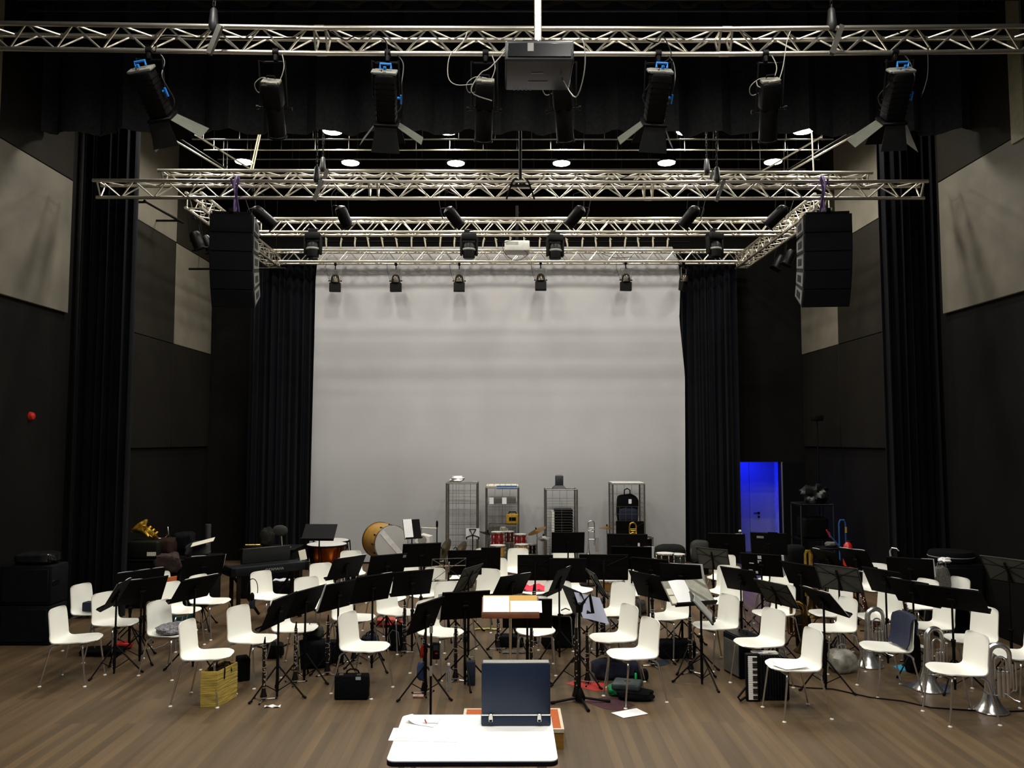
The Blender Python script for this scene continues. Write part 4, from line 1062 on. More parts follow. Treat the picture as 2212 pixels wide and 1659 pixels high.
# amplifier and accordion
p = G(1590, 1466, 0)
a0 = R(-52)
t = thing('amplifier', 'dark amplifier with grey front on the floor left of the accordion', 'amplifier', G(1607, 1456, 0), R(14))
part('cabinet', MB().rbox((0, 0, .22), (.30, .36, .44), .012, 2), mat('amp_cover', '#0b0e16', .7), t)
part('grille', MB().rbox((-.152, 0, .20), (.008, .32, .36), .003, 1), M_amp, t)
part('control_panel', MB().box((-.02, 0, .444), (.22, .34, .010)), M_blackm, t)
part('handle', MB().tube([(0, -.09, .445), (0, -.08, .475), (0, .08, .475), (0, .09, .445)], .008, 6), M_black, t)
a = G(1617, 1516, 0); b_ = G(1640, 1515, 0); top = P(1628, 1413, a.y).z
t = thing('accordion', 'black accordion standing upright with white keys facing the viewer', 'accordion', a)
wk = b_.x-a.x
ac = part('keyboard', MB().rbox((wk/2, .03, top/2), (wk+.03, .06, top), .01, 2), M_black, t)
n = 24
part('white_keys', MB(), M_keyw, t) if False else None
for i in range(n):
    z0 = .02+(top-.04)*i/n
    part('white_key', MB().rbox((wk*.42, -.004, z0+(top-.04)/n*.48), (wk*.82, .012, (top-.04)/n*.9), .002, 1), M_keyw, ac)
for i in range(n-1):
    if i % 7 in (2, 6): continue
    z0 = .02+(top-.04)*(i+1)/n
    part('black_key', MB().rbox((wk*.66, -.012, z0), (wk*.52, .012, .011), .002, 1), M_black, ac)
bl = MB(); xw = G(1700, 1512, 0).x-b_.x
for i in range(9):
    x = wk+.02+(xw-.04)*i/9; bl.box((x+.01, .12, top*.49), (.012, .20, top*.88)); bl.box((x+.02, .12, top*.49), (.010, .18, top*.84))
part('bellows', bl, mat('bellows_black', '#15171b', .5, var=.6, scale=120), t)
part('bass_box', MB().rbox((wk+xw-.01, .12, top*.47), (.05, .22, top*.9), .012, 2), MATS['amp_cover'], t)
part('top_register', MB().rbox((wk+.09, .10, top*.965), (xw*.9, .10, .03), .01, 2), M_chrome, t)
part('shoulder_strap', MB().tube([(-.02, .02, .04), (-.09, -.03, .02), (-.11, -.02, .05), (-.05, .0, .11), (-.01, .03, .14)], .012, 6), M_black, t)
# papers on the chair, jacket on the chair
for i, (u, v, a, lab) in enumerate(((.03, -.02, -12, 'upper white paper on the seat of the frontmost right chair'), (.06, .05, 14, 'lower white paper on the seat of the frontmost right chair'))):
    rows = [[V((.29*(k/6-.5), .20*(j/4-.5), .453+.003*i+.004*((k/3-1)**2)+.003*((j/2-1)**2))) for k in range(7)] for j in range(5)]
    p, an = CHAIRS[35]; solo('paper_sheet', MB().slab(rows, (0, 0, .0015)), M_paper, lab, 'paper', on_chair(35, u, v, .003), (0, 0, an+R(a)))
p, an = CHAIRS[40]
J = [V((-.215, 0, .60))]
jr = []
for j in range(9):
    v = -.19+.38*j/8; r = []
    for (u, z) in ((-.255, .62), (-.26, .70), (-.262, .76), (-.245, .80), (-.208, .79), (-.190, .72), (-.178, .60), (-.165, .52), (-.13, .465)):
        r.append(V((u+.004*math.sin(j*1.9+z*9)+.024*(abs(v)/.19)**3, v*(1+.05*max(0, .6-z)), z-.03*(abs(v)/.19)**4*(1 if z > .75 else 0)+.004*math.sin(j*2.3))))
    jr.append(r)
solo('jacket', MB().slab(jr, (.010, 0, .004)), mat('navy_jacket', '#0f1731', .85, var=.3, scale=30), 'navy blue jacket draped over the back of a right front chair', 'jacket', p, (0, 0, an))
bag('plastic_bag', 'crumpled white plastic bag on the floor under a right chair', 'bag', 1820, 1452, .30, .24, .26, mat('bag_white', '#9c988d', .5, var=.35, scale=14), .7, .10, 33, .3)
bag('bag', 'small dark bag beside the white plastic bag', 'bag', 1784, 1440, .2, .2, .25, M_fab, .5, .05, 34)
flat_sheet('cloth', 'bright blue cloth on the floor under the jacket chair', 'cloth', [(1930, 1441), (1955, 1436), (1985, 1446), (1970, 1451), (1945, 1450)], M_cyan, .001, .01)
flat_sheet('cloth', 'dull blue cloth under the bell of the middle right horn', 'cloth', [(1952, 1482), (1985, 1470), (2050, 1480), (2052, 1498), (2010, 1500)], mat('dull_blue', '#3a4450', .9), .0005, .004)
bag('case', 'black upright case in front of the dark brass horn behind the right chairs', 'case', 1737, 1402, .16, .14, .42, M_fab, .3, .03, 37, .2, False)
bag('gig_bag', 'slanted black soft case behind the navy jacket chair', 'case', 1972, 1452, .16, .12, .42, M_fab, .4, .03, 35, .3, False)
# red cloth on the centre chair
rows = [[V((.22*(k/6-.5)-.02, .40*(j/6-.5), .462+.04*max(0, 2-k)/2+.02*math.sin(j*2.1+k))) for k in range(7)] for j in range(7)]
solo('cloth', MB().slab(rows, (0, 0, .008)), M_pink, 'pink red cloth on the seat of a centre chair', 'cloth', CHAIRS[19][0], (0, 0, CHAIRS[19][1]))
rows = [[V((-.212+.014*math.sin(j), .31*(j/6-.5), .50+.26*k/6)) for k in range(7)] for j in range(7)]
# cable on the floor at right
pts = [(1700, 1480), (1740, 1487), (1800, 1490), (1880, 1508), (1950, 1516), (2010, 1530), (2080, 1535), (2160, 1539), (2225, 1537)]
solo('floor_cable', MB().tube([G(x, y, 0)+V((0, 0, .008)) for x, y in pts], .007, 6), M_black, 'black cable running across the floor at the right front', 'cable')
pts = [(345, 1404), (362, 1402), (375, 1402), (392, 1396), (404, 1388)]
solo('floor_cable', MB().tube([G(x-40, y, 0)+V((0, 0, .006)) for x, y in pts], .005, 6), M_greyp, 'pale cable on the floor behind the scarf chair', 'cable')
# sticks and shoe covers between the left stands
pts = [(604, 1392), (560, 1393), (545, 1385), (590, 1380)]
solo('floor_cable', MB().tube([G(x, y, 0)+V((0, 0, .007)) for x, y in ((556, 1398), (580, 1402), (605, 1400), (625, 1392))], .012, 6), M_black, 'thick black strap on the floor behind the two joined stands', 'strap')
# ------------------------------------------------------------------ roll cages before the backdrop
def wires(mb, o, u, v, w, h, nu, nv, r=.0038):
    for i in range(nu+1): mb.cyl(V(o)+V(u)*(w*i/nu), V(o)+V(u)*(w*i/nu)+V(v)*h, r, n=4)
    for j in range(nv+1): mb.cyl(V(o)+V(v)*(h*j/nv), V(o)+V(v)*(h*j/nv)+V(u)*w, r, n=4)
CAGES = []
def cage(label, x0, x1, ytop, Y, front=None, rear=(4, 7), depth=.62, shelf=None):
    a = P(x0, 1150, Y); b = P(x1, 1150, Y); h = P((x0+x1)/2, ytop, Y).z; w = b.x-a.x
    t = thing('roll_cage', label, 'roll cage', (a.x, Y, 0), group='wire roll cages')
    X, Yv, Z = V((1, 0, 0)), V((0, 1, 0)), V((0, 0, 1))
    part('base', MB().rbox((w/2, depth/2, .16), (w, depth, .035), .01, 1), M_zinc, t)
    for x in (.07, w-.07):
        for y in (.07, depth-.07):
            part('caster', MB().cyl((x-.016, y, .05), (x+.016, y, .05), .05, n=14).box((x, y, .12), (.05, .05, .05)), M_rubber, t)
    for x in (.016, w-.016):
        for y in (.016, depth-.016):
            part('post', MB().cyl((x, y, .15), (x, y, h), .015, n=8), M_zinc, t)
    for x in (.016, w-.016):
        m = MB(); wires(m, (x, .03, .2), Yv, Z, depth-.06, h-.22, 5, 16); m.cyl((x, 0.016, h), (x, depth-.016, h), .014, n=8)
        part('side_panel', m, M_zinc, t)
    m = MB(); wires(m, (.03, depth-.016, .2), X, Z, w-.06, h-.22, *rear); m.cyl((0.016, depth-.016, h), (w-.016, depth-.016, h), .012, n=8); part('rear_panel', m, M_zinc, t)
    if front:
        m = MB(); wires(m, (.03, .012, .2), X, Z, w-.06, front[0]*h-.2, front[1], front[2]); m.cyl((0.016, .012, h), (w-.016, .012, h), .010, n=8); part('front_gate', m, M_zinc, t)
    if shelf:
        m = MB(); wires(m, (.03, .03, shelf*h), X, Yv, w-.06, depth-.06, 8, 4, .004); part('shelf', m, M_zinc, t)
    CAGES.append((a.x, Y, w, h, depth)); return t
cage('tall narrow empty wire roll cage, leftmost before the backdrop', 962, 1032, 1044, 16.2, (.99, 5, 12))
cage('wire roll cage with a yellow box inside, second from the left', 1048, 1122, 1054, 16.2, (.80, 5, 10), shelf=.80)
cage('wire roll cage with dark slatted load and a dark lamp on top', 1178, 1249, 1058, 16.2, (.86, 2, 22))
cage('wire roll cage with a black backpack inside, rightmost', 1323, 1395, 1046, 16.2, (.74, 5, 7), shelf=.52)
x, y, w, h, d = CAGES[0]
solo('plastic_bag', MB().blob((0, 0, .06), (.26, .2, .12), .9, .35, 41, 20, 10), M_paper, 'crumpled white plastic bag on top of the leftmost cage', 'bag', (x+w*.33, y+.3, h+.008))
x, y, w, h, d = CAGES[1]
t = thing('lattice_board', 'pale slatted lid with blue edge lying on the second cage', 'lid', (x+w/2, y+d/2, h+.012))
part('panel', MB().rbox((0, 0, .02), (w-.04, d-.05, .03), .006, 1), M_cream, t)
for k in range(6): part('slat_gap', MB().box((-w*.42+w*.17*k, 0, .037), (.012, d-.08, .006)), M_greyp, t)
part('blue_edge', MB().rbox((.09, -d/2+.02, .00), (w*.6, .02, .07), .004, 1), mat('edge_blue', '#3f6b9e', .6), t)
zs_ = .80*h
t = thing('metal_tray', 'grey metal tray and papers on the upper shelf of the second cage', 'tray', (x+w/2, y+d/2, zs_+.006))
part('tray', MB().rbox((0, .05, .06), (w-.14, d-.16, .11), .01, 1), M_zinc, t)
for k, xx in enumerate((-.22, .04)): part('card', MB().box((xx, -d/2+.1, .06), (.09, .004, .13)), M_paper, t)
yb_ = P(1105, 1118, y+.3).z
t = thing('toolbox', 'yellow plastic box with black handle inside the second cage', 'box', (P(1107, 1118, y+.3).x, y+.3, P(1107, 1131, y+.3).z))
part('body', MB().rbox((0, 0, .10), (.26, .18, .2), .025, 2), M_yellow, t); part('handle', MB().tube([(-.08, -.02, .2), (-.07, -.02, .235), (.07, -.02, .235), (.08, -.02, .2)], .012, 6), M_black, t)
part('face_plate', MB().box((.0, -.092, .10), (.14, .006, .07)), M_black, t)
solo('crate', MB().rbox((0, 0, .0), (w-.10, d-.14, (P(1107, 1131, y+.3).z-.19)), .02, 1), M_grey, 'dull grey crate stack in the lower part of the second cage', 'crate', (x+w/2, y+d/2, .18+(P(1107, 1131, y+.3).z-.19)/2))
x, y, w, h, d = CAGES[2]
zt = P(1225, 1099, y+.3).z
t = thing('slatted_stack', 'dark stack of slatted panels inside the third cage', 'panel stack', (x+w*.58, y+.33, .18))
n = 18
for k in range(n): part('slat_board', MB().box((0, 0, (zt-.18)*(k+.5)/n), (w*.56, .40, (zt-.18)/n*.62)), M_black, t)
part('side_board', MB().box((-w*.33, 0, (zt-.18)*.48), (.05, .4, (zt-.2)*.96)), M_keyw, t)
t = thing('stage_lamp', 'dark flared lamp housing standing on top of the third cage', 'lamp', (P(1208, 1058, y+.25).x, y+.25, h+.006))
part('flare', MB().lathe([(.205, 0), (.20, .012), (.135, .06), (.12, .07)], 4, Matrix.Rotation(PI/4, 4, 'Z')), mat('lamp_dark', '#23242a', .5), t)
part('housing', MB().rbox((0, 0, .165), (.16, .16, .20), .012, 2), mat('lamp_dark', '#23242a', .5), t)
part('handle', MB().tube([(-.06, 0, .265), (-.055, 0, .285), (.055, 0, .285), (.06, 0, .265)], .006, 6), M_alu, t)
part('base_grid', MB().rbox((0, 0, -.002), (.3, .3, .006), .002, 1), M_zinc, t)
x, y, w, h, d = CAGES[3]
solo('cage_lid', MB().rbox((0, 0, .008), (w-.03, d-.06, .016), .004, 1), M_keyw, 'white board lying on top of the rightmost cage', 'board', (x+w/2, y+d/2, h+.014))
t = thing('backpack', 'black rucksack with a grab loop on the shelf of the rightmost cage', 'backpack', (x+w*.52, y+.3, .52*h+.01))
bh = P(1358, 1069, y+.3).z-.52*h
part('body', MB().blob((0, 0, bh/2), (w*.66, .34, bh), .55, .04, 44, 28, 16), M_fab, t)
part('pocket', MB().blob((.0, -.15, bh*.3), (w*.58, .14, bh*.5), .5, .03, 45, flat=False), M_navy, t)
part('grab_loop', MB().tube([(-.06, 0, bh*.96), (-.055, 0, bh+.09), (0, 0, bh+.12), (.055, 0, bh+.09), (.06, 0, bh*.96)], .012, 6), M_fab, t)
part('tag', MB().box((.03, -.178, bh*.78), (.06, .004, .09)), M_paper, t)

# ------------------------------------------------------------------ percussion in front of the backdrop
# bass drum
Y = 15.1; c = P(846, 1174, Y); r = .325; bl_ = .62
ax = Matrix.Rotation(R(-26), 3, 'Z') @ V((0, 1, 0)); ax = V((-.53, .85, .015)).normalized()
Q = ax.to_track_quat('Z', 'Y').to_matrix().to_4x4()
t = thing('bass_drum', 'big golden bass drum with a white head and a pale tape stripe', 'bass drum', (c.x, c.y, 0))
Mx = Matrix.Translation((0, 0, c.z)) @ Q
part('shell', MB().lathe([(r, .03), (r+.004, .06), (r+.004, bl_-.06), (r, bl_-.03)], 48, Mx, cap=False), M_drumgold, t)
hd = part('front_head', MB().lathe([(r+.001, .012), (r-.002, .002), (.001, .0)], 48, Mx, cap=False), M_head, t)
part('tape_stripe', MB().box((.0, .0, -.002), (.095, .60, .003)).xf(Mx @ Matrix.Rotation(R(-42), 4, 'Z')), mat('tape_white', '#e3e2de', .5), hd)
part('rear_head', MB().lathe([(r+.001, bl_-.012), (r-.002, bl_-.002), (.001, bl_)], 48, Mx, cap=False), M_head, t)
for z in (.008, bl_-.035): part('hoop', MB().lathe([(r-.004, z), (r+.014, z), (r+.014, z+.03), (r+.002, z+.03)], 48, Mx, cap=False), M_chrome if z < .1 else M_bronze, t)
for k in range(12):
    a = 2*PI*k/12; q = V(((r+.018)*math.cos(a), (r+.018)*math.sin(a), 0))
    part('tension_rod', MB().cyl(q+V((0, 0, 0)), q+V((0, 0, .12)), .004, n=5).rbox(q*.985+V((0, 0, .12)), (.022, .022, .05), .006, 1).xf(Mx), M_blackm, t)
part('cradle', MB().tube([(-.3, .0, .01), (-.25, .12, .30), (-.2, .2, .42)], .014, 6).tube([(.28, -.05, .01), (.15, .10, .30), (.05, .2, .40)], .014, 6).tube([(-.30, .35, .01), (.1, .45, .01), (.28, -.05, .012), (-.3, 0, .012), (-.30, .35, .012)], .014, 6), M_blackm, t)
# timpani
def timpano(label, px, py, rpx, Y):
    c = P(px, py, Y); r = rpx*Y/F
    t = thing('timpani_drum', label, 'timpani', (c.x, c.y, 0))
    z = c.z
    part('bowl', MB().lathe([(.06, z-.56), (.14, z-.54), (r*.62, z-.44), (r*.86, z-.30), (r*.97, z-.14), (r, z-.03)], 32, cap=False), M_copper, t)
    part('drum_skin', MB().lathe([(.001, z), (r-.01, z), (r+.012, z-.006), (r+.012, z-.02)], 32, cap=False), M_head, t)
    part('counter_hoop', MB().lathe([(r+.008, z-.035), (r+.03, z-.035), (r+.03, z-.012), (r+.012, z-.006)], 32, cap=False), M_blackm, t)
    for k in range(6):
        a = 2*PI*k/6+.4; q = V((math.cos(a), math.sin(a), 0)); part('strut', MB().tube([q*(r+.035)+V((0, 0, z-.02)), q*(r+.05)+V((0, 0, z-.2)), q*r*.75+V((0, 0, z-.56)), q*.2+V((0, 0, .12))], .012, 6), M_blackm, t)
    for k in range(3):
        a = 2*PI*k/3; q = V((math.cos(a), math.sin(a), 0)); part('leg', MB().tube([q*.15+V((0, 0, .14)), q*.3+V((0, 0, .05)), q*.34+V((0, 0, .03))], .014, 6).cyl(q*.34+V((0, -.01, .03)), q*.34+V((0, .012, .03)), .03, n=10), M_blackm, t)
    part('pedal_base', MB().lathe([(.2, .10), (.22, .12), (.2, .16), (.08, .2)], 16), M_black, t)
timpano('front copper timpani drum left of the bass drum, nearest the viewer', 706, 1174, 40, 13.7)
timpano('rear copper timpani drum showing its pale skin behind the front one', 716, 1166, 35, 14.7)
# music stand, black folder and white cube lamp near the bass drum
q = P(886, 1142, 15.9)
st = place_stand('desk', 890, 1143, 118, 'black stand with white page beside the top of the bass drum', zc=1.02, tilt=20, sw=.62)
_, M = on_desk(st, -.012, .07, 0); o = solo('paper_sheet', MB().box((-.012, .075, 0), (.006, .16, .36)), M_paper, 'white page on the stand beside the bass drum', 'paper'); o.location = M.translation+ (M.to_3x3() @ V((0, 0, 0))); o.rotation_euler = M.to_euler()
q = P(913, 1168, 15.7)
t = thing('pentagon_speaker', 'white five sided box with a round dark opening beside the bass drum', 'speaker', (q.x, q.y, 0))
Mz = Matrix.Translation((0, 0, q.z))
pent = [V((.16*math.cos(PI/2+.32+2*PI*k/5), 0, .13*math.sin(PI/2+.32+2*PI*k/5))) for k in range(5)]
b_ = part('cabinet', MB().poly([p_+V((0, 0, q.z)) for p_ in pent], (.05, .2, 0)), M_keyw, t)
part('opening', MB().lathe([(.001, 0), (.078, 0), (.083, .008), (.078, .012), (.001, .010)], 24, Matrix.Translation((-.005, -.009, q.z+.02)) @ Matrix.Rotation(PI/2, 4, 'X')), M_greyp, b_)
part('stand_pole', MB().cyl((.02, .08, .02), (.04, .10, q.z-.06), .02, n=8).lathe([(.2, 0), (.2, .015), (.03, .03)], 16, Matrix.Translation((.02, .08, 0))), M_black, t)
a = P(910, 1140, 16.1); b_ = P(944, 1141, 16.1)
t = thing('microphone_stand', 'silver boom stand with a thin upright left of the first cage', 'microphone stand', (b_.x, b_.y, 0))
part('upright', MB().cyl((0, 0, .02), (0, 0, P(944, 1128, 16.1).z), .011, n=8), M_blackm, t)
part('boom', MB().cyl((a.x-b_.x, 0, a.z), (0, 0, b_.z), .010, n=8), M_alu, t)
part('boom_end', MB().tube([(a.x-b_.x, 0, a.z), (a.x-b_.x-.01, 0, a.z-.18)], .009, 6), M_alu, t)
part('top_grip', MB().lathe([(.014, -.10), (.022, -.08), (.022, 0), (.012, .03)], 10, Matrix.Translation((0, 0, P(944, 1128, 16.1).z))), M_black, t)
part('base', MB().lathe([(.16, 0), (.16, .02), (.02, .035)], 18), M_black, t)
# clash cymbals on a stand
for (x, y, rr_, tl, lab) in ((960, 1188, .21, 64, 'left tilted bronze clash cymbal below the first cage'), (993, 1191, .20, 58, 'right tilted bronze clash cymbal below the first cage')):
    c = P(x, y, 14.2)
    t = thing('clash_cymbal', lab, 'cymbal', (c.x, c.y, 0))
    Mc = Matrix.Translation((0, 0, c.z)) @ Matrix.Rotation(R(25), 4, 'Z') @ Matrix.Rotation(R(-tl), 4, 'Y')
    part('disc', MB().lathe([(rr_, 0), (rr_*.6, .012), (.07, .02), (.05, .04), (.001, .05), (.001, .046), (.05, .036), (.07, .016), (rr_*.6, .009), (rr_, -.003)], 32, Mc, cap=False), mat('cymbal_dark', '#5e5038', .4, .9, .2, 30), t)
    part('strap', MB().tube([Mc @ V((0, 0, .05)), Mc @ V((.03, .02, .10)), Mc @ V((-.02, .0, .12))], .009, 6), M_fab, t)
    part('stand', MB().cyl((0, 0, .02), (0, 0, c.z-.05), .011, n=8).lathe([(.16, 0), (.16, .015), (.02, .03)], 16), M_blackm, t)
# drum kit
def tom(label, px, py, wpx, hpx, Y, m=M_redlac, tilt=0, low=None):
    c = P(px, py, Y); r = wpx*Y/F/2; h = hpx*Y/F
    t = thing('tom_drum', label, 'drum', (c.x, c.y, 0), group='drum kit drums')
    Mx = Matrix.Translation((0, 0, c.z)) @ Matrix.Rotation(tilt, 4, 'X')
    part('shell', MB().lathe([(r, -h/2), (r, h/2)], 24, Mx, cap=False), m, t)
    part('top_skin', MB().lathe([(.001, h/2+.004), (r+.004, h/2+.002), (r+.004, h/2-.01)], 24, Mx, cap=False), M_head, t)
    part('bottom_skin', MB().lathe([(.001, -h/2-.002), (r+.004, -h/2), (r+.004, -h/2+.01)], 24, Mx, cap=False), M_head, t)
    for z in (h/2-.02, -h/2): part('hoop', MB().lathe([(r, z), (r+.010, z), (r+.010, z+.022), (r, z+.022)], 24, Mx, cap=False), M_chrome, t)
    for k in range(8):
        a = 2*PI*k/8+.2; q = V(((r+.012)*math.cos(a), (r+.012)*math.sin(a), 0)); part('lug', MB().cyl(q+V((0, 0, -h/2)), q+V((0, 0, h/2)), .004, n=5).rbox(q+V((0, 0, h*.2)), (.022, .022, .05), .006, 1).rbox(q+V((0, 0, -h*.2)), (.022, .022, .05), .006, 1).xf(Mx), M_chrome, t)
    part('stand', MB().tube([(0, r+.02, c.z), (0, r+.05, c.z-.1), (0, r+.06, .02)], .012, 6).lathe([(.14, 0), (.14, .015), (.02, .03)], 12, Matrix.Translation((0, r+.06, 0))), M_chrome, t)
    return t
tom('left red tom drum of the drum kit with shiny lugs', 1075, 1166, 27, 34, 15.5)
tom('right red tom drum of the drum kit', 1124, 1168, 25, 28, 15.5)
tom('small middle tom drum of the drum kit, half in shadow', 1100, 1160, 20, 24, 16.0, mat('shaded_lacquer', '#3d1410', .25))  # shadow on this drum is put into a darker lacquer colour
tom('wooden floor tom below the left red tom', 1075, 1190, 32, 24, 15.1, M_drumgold)
tom('wooden floor tom below the right red tom', 1127, 1186, 28, 20, 15.15, M_drumgold)
tom('black floor tom with a white skin right of the drum kit', 1147, 1186, 22, 22, 15.6, M_black)
tom('snare drum with wooden shell under the wide black folder, right of centre', 1318, 1262, 60, 22, 11.3, M_drumgold)
tom('brown drum behind the stands left of the round dark case', 1437, 1208, 36, 26, 13.2, M_brown)
tom('dark tom drum in front of the round dark case', 1462, 1212, 34, 30, 13.4, M_olive)
tom('small dark drum below the rear tom row at left, by the upper stand row', 757, 1248, 30, 20, 11.9, M_black)
t = thing('percussion_table_item', 'ring of pale yellow coils hanging on the left red tom', 'coil', (P(1083, 1148, 15.5).x, 15.42, P(1075, 1166, 15.5).z+17*15.5/F+.052)); part('coil', MB().tube([V((.035*math.cos(a)+a*.0045, -.01, .05*math.sin(a))) for a in [k*.45 for k in range(44)]], .0045, 6), M_cream, t); t.name = 'tambourine_coil'
def cymbal(label, px, py, rpx, Y, tilt, m=M_bronze, rz=0, hat=False):
    c = P(px, py, Y); r = rpx*Y/F
    t = thing('cymbal_stand', label, 'cymbal', (c.x, c.y, 0), group='cymbals on stands')
    Mc = Matrix.Translation((0, 0, c.z)) @ Matrix.Rotation(rz, 4, 'Z') @ Matrix.Rotation(tilt, 4, 'Y')
    prof = [(r, 0), (r*.6, .012), (.06, .02), (.04, .036), (.001, .042), (.001, .038), (.04, .032), (.06, .016), (r*.6, .009), (r, -.003)]
    part('disc', MB().lathe(prof, 32, Mc, cap=False), m, t)
    if hat: part('lower_disc', MB().lathe([(a, -.03-b) for a, b in prof], 32, Mc, cap=False), m, t)
    part('wing_nut', MB().lathe([(.012, .03), (.016, .05), (.01, .075)], 10, Mc), M_black, t)
    part('pole', MB().cyl((0, 0, .03), (0, 0, c.z+.02), .011, n=8).cyl((0, 0, .2), (0, 0, c.z*.55), .016, n=8), M_chrome, t)
    for k in range(3):
        a = 2*PI*k/3; q = V((math.cos(a), math.sin(a), 0)); part('leg', MB().tube([q*.015+V((0, 0, .34)), q*.26+V((0, 0, .012))], .009, 6), M_chrome, t)
cymbal('large tilted bronze cymbal above the right of the drum kit', 1160, 1147, 21, 15.6, R(-24), rz=.3)
cymbal('small flat double cymbal in front of the third cage', 1174, 1162, 15, 15.4, 0, M_silver, hat=True)
cymbal('orange bronze cymbal left of the fourth cage', 1311, 1141, 17, 15.4, R(2))
cymbal('dark edge on cymbal left of the drum kit', 1052, 1153, 17, 15.8, R(16), M_blackm)
# tripod with a tablet holder left of the drum kit
q = P(1021, 1153, 14.6)
t = thing('tablet_stand', 'white sheet held in a black three armed holder on a thin stand', 'music stand', (q.x, q.y, 0))
part('sheet', MB().box((0, .012, q.z), (.24, .006, .19)), M_paper, t)
part('holder', MB().tube([(-.06, 0, q.z+.08), (0, -.012, q.z-.02), (.06, 0, q.z+.08)], .010, 6).tube([(-.11, 0, q.z-.06), (0, -.014, q.z-.02), (.11, 0, q.z-.06)], .010, 6).tube([(-.06, 0, q.z+.08), (.06, 0, q.z+.08)], .008, 6).tube([(-.11, 0, q.z-.06), (-.11, 0, q.z-.10)], .012, 6).tube([(.11, 0, q.z-.06), (.11, 0, q.z-.10)], .012, 6), M_black, t)
part('pole', MB().cyl((0, 0, .02), (0, 0, q.z-.02), .010, n=8), M_black, t)
for k in range(3):
    a = 2*PI*k/3+.5; u = V((math.cos(a), math.sin(a), 0)); part('leg', MB().tube([u*.015+V((0, 0, .3)), u*.28+V((0, 0, .012))], .009, 6), M_black, t)
# trombones
def trombone(label, px, ytop, ybot, Y, m, rz):
    a = P(px, ytop, Y)
    L = a.z-P(px, ybot, Y).z
    t = thing('trombone', label, 'trombone', (a.x, a.y, 0), rz, 'trombones on stands')
    w = .055; z = a.z
    ar = [V((-w*math.cos(k*PI/10), 0, z-w+w*math.sin(k*PI/10))) for k in range(11)]
    part('main_bow', MB().tube([(-w, 0, z-L)]+ar+[(w, 0, z-L)], .011, 8), m, t)
    ar = [V((-w*math.cos(k*PI/10), -.02, z-.16-w+w*math.sin(k*PI/10))) for k in range(11)]
    part('tuning_bow', MB().tube([(-w, -.02, z-L*.8)]+ar+[(w, -.02, z-L*.8)], .010, 8), m, t)
    part('cross_brace', MB().cyl((-w, 0, z-.13), (w, 0, z-.13), .007, n=6).cyl((-w, -.02, z-L*.75), (w, -.02, z-L*.75), .007, n=6).cyl((-w, 0, z-L*.45), (w, 0, z-L*.45), .006, n=6), m, t)
    part('slide', MB().tube([(w+.025, 0, z-.3), (w+.03, 0, z-L-.05), (w+.03, 0, z-L-.12), (w+.06, 0, z-L-.12), (w+.06, 0, z-.3)], .009, 8), m, t)
    part('bell', MB().lathe([(.105, 0.02), (.10, .03), (.06, .07), (.035, .12), (.02, .2), (.012, .3)], 24, Matrix.Translation((-w, 0, z-L-.28)), cap=False), m, t)
    part('stand', MB().cyl((-w, 0, .02), (-w, 0, z-L-.2), .012, n=8).lathe([(.15, 0), (.15, .02), (.02, .03)], 16, Matrix.Translation((-w, 0, 0))), M_blackm, t)
trombone('silver trombone standing upright between the third and fourth cage', 1277, 1125, 1178, 14.6, M_silver, 0)
trombone('golden trombone standing upright in front of the fourth cage', 1367, 1129, 1160, 13.2, M_gold, .1)
# black case with latches, round dark cases
c = P(1393, 1175, 14.0); z0 = P(1393, 1192, 14.0).z
t = thing('drum_case', 'black drum with shiny corner lugs and a white label below the fourth cage', 'drum', (c.x, c.y, 0))
h = P(1393, 1160, 14).z-z0
part('shell', MB().lathe([(.13, z0), (.13, z0+h)], 24), M_black, t)
for z in (z0, z0+h-.02): part('hoop', MB().lathe([(.13, z), (.142, z), (.142, z+.022), (.13, z+.022)], 24, cap=False), M_chrome, t)
for k in range(8):
    a = 2*PI*k/8; q = V((.145*math.cos(a), .145*math.sin(a), 0)); part('lug', MB().cyl(q+V((0, 0, z0)), q+V((0, 0, z0+h)), .005, n=5), M_chrome, t)
part('label', MB().box((-.01, -.138, z0+h*.4), (.05, .012, .07)), M_paper, t)
part('stand', MB().cyl((0, 0, .02), (0, 0, z0), .02, n=8).lathe([(.16, 0), (.16, .02), (.03, .03)], 16), M_blackm, t)
def disc_case(name, label, cat, px, py, rx, rz_, Y, m, dp=.28):
    c = P(px, py, Y)
    t = thing(name, label, cat, (c.x, c.y, 0))
    part('body', MB().blob((0, 0, c.z), (2*rx, dp, 2*rz_), .6, .02, 50+int(px), 28, 14, flat=False), m, t)
    part('trim', MB().tube([(rx*.98*math.cos(a), -dp*.25, c.z+rz_*.9*math.sin(a)) for a in [2*PI*k/24 for k in range(24)]], .006, 5, closed=True), M_greyp if m != M_fab else M_black, t)
    zb = c.z-rz_
    if zb > .05: part('support', MB().rbox((0, 0, zb/2+.02), (rx*1.5, dp, zb+.04), .02, 1), M_black, t)
    return t
disc_case('drum_bag', 'big round dark drum bag before the right edge of the backdrop', 'drum bag', 1447, 1196, .28, .17, 14.6, mat('bag_dark', '#1c1c1a', .8, var=.3), .3)
disc_case('gong_drum', 'round grey drum seen face on in the dark right of the backdrop', 'drum', 1512, 1190, .19, .21, 15.8, mat('drum_grey', '#35332e', .7), .2)

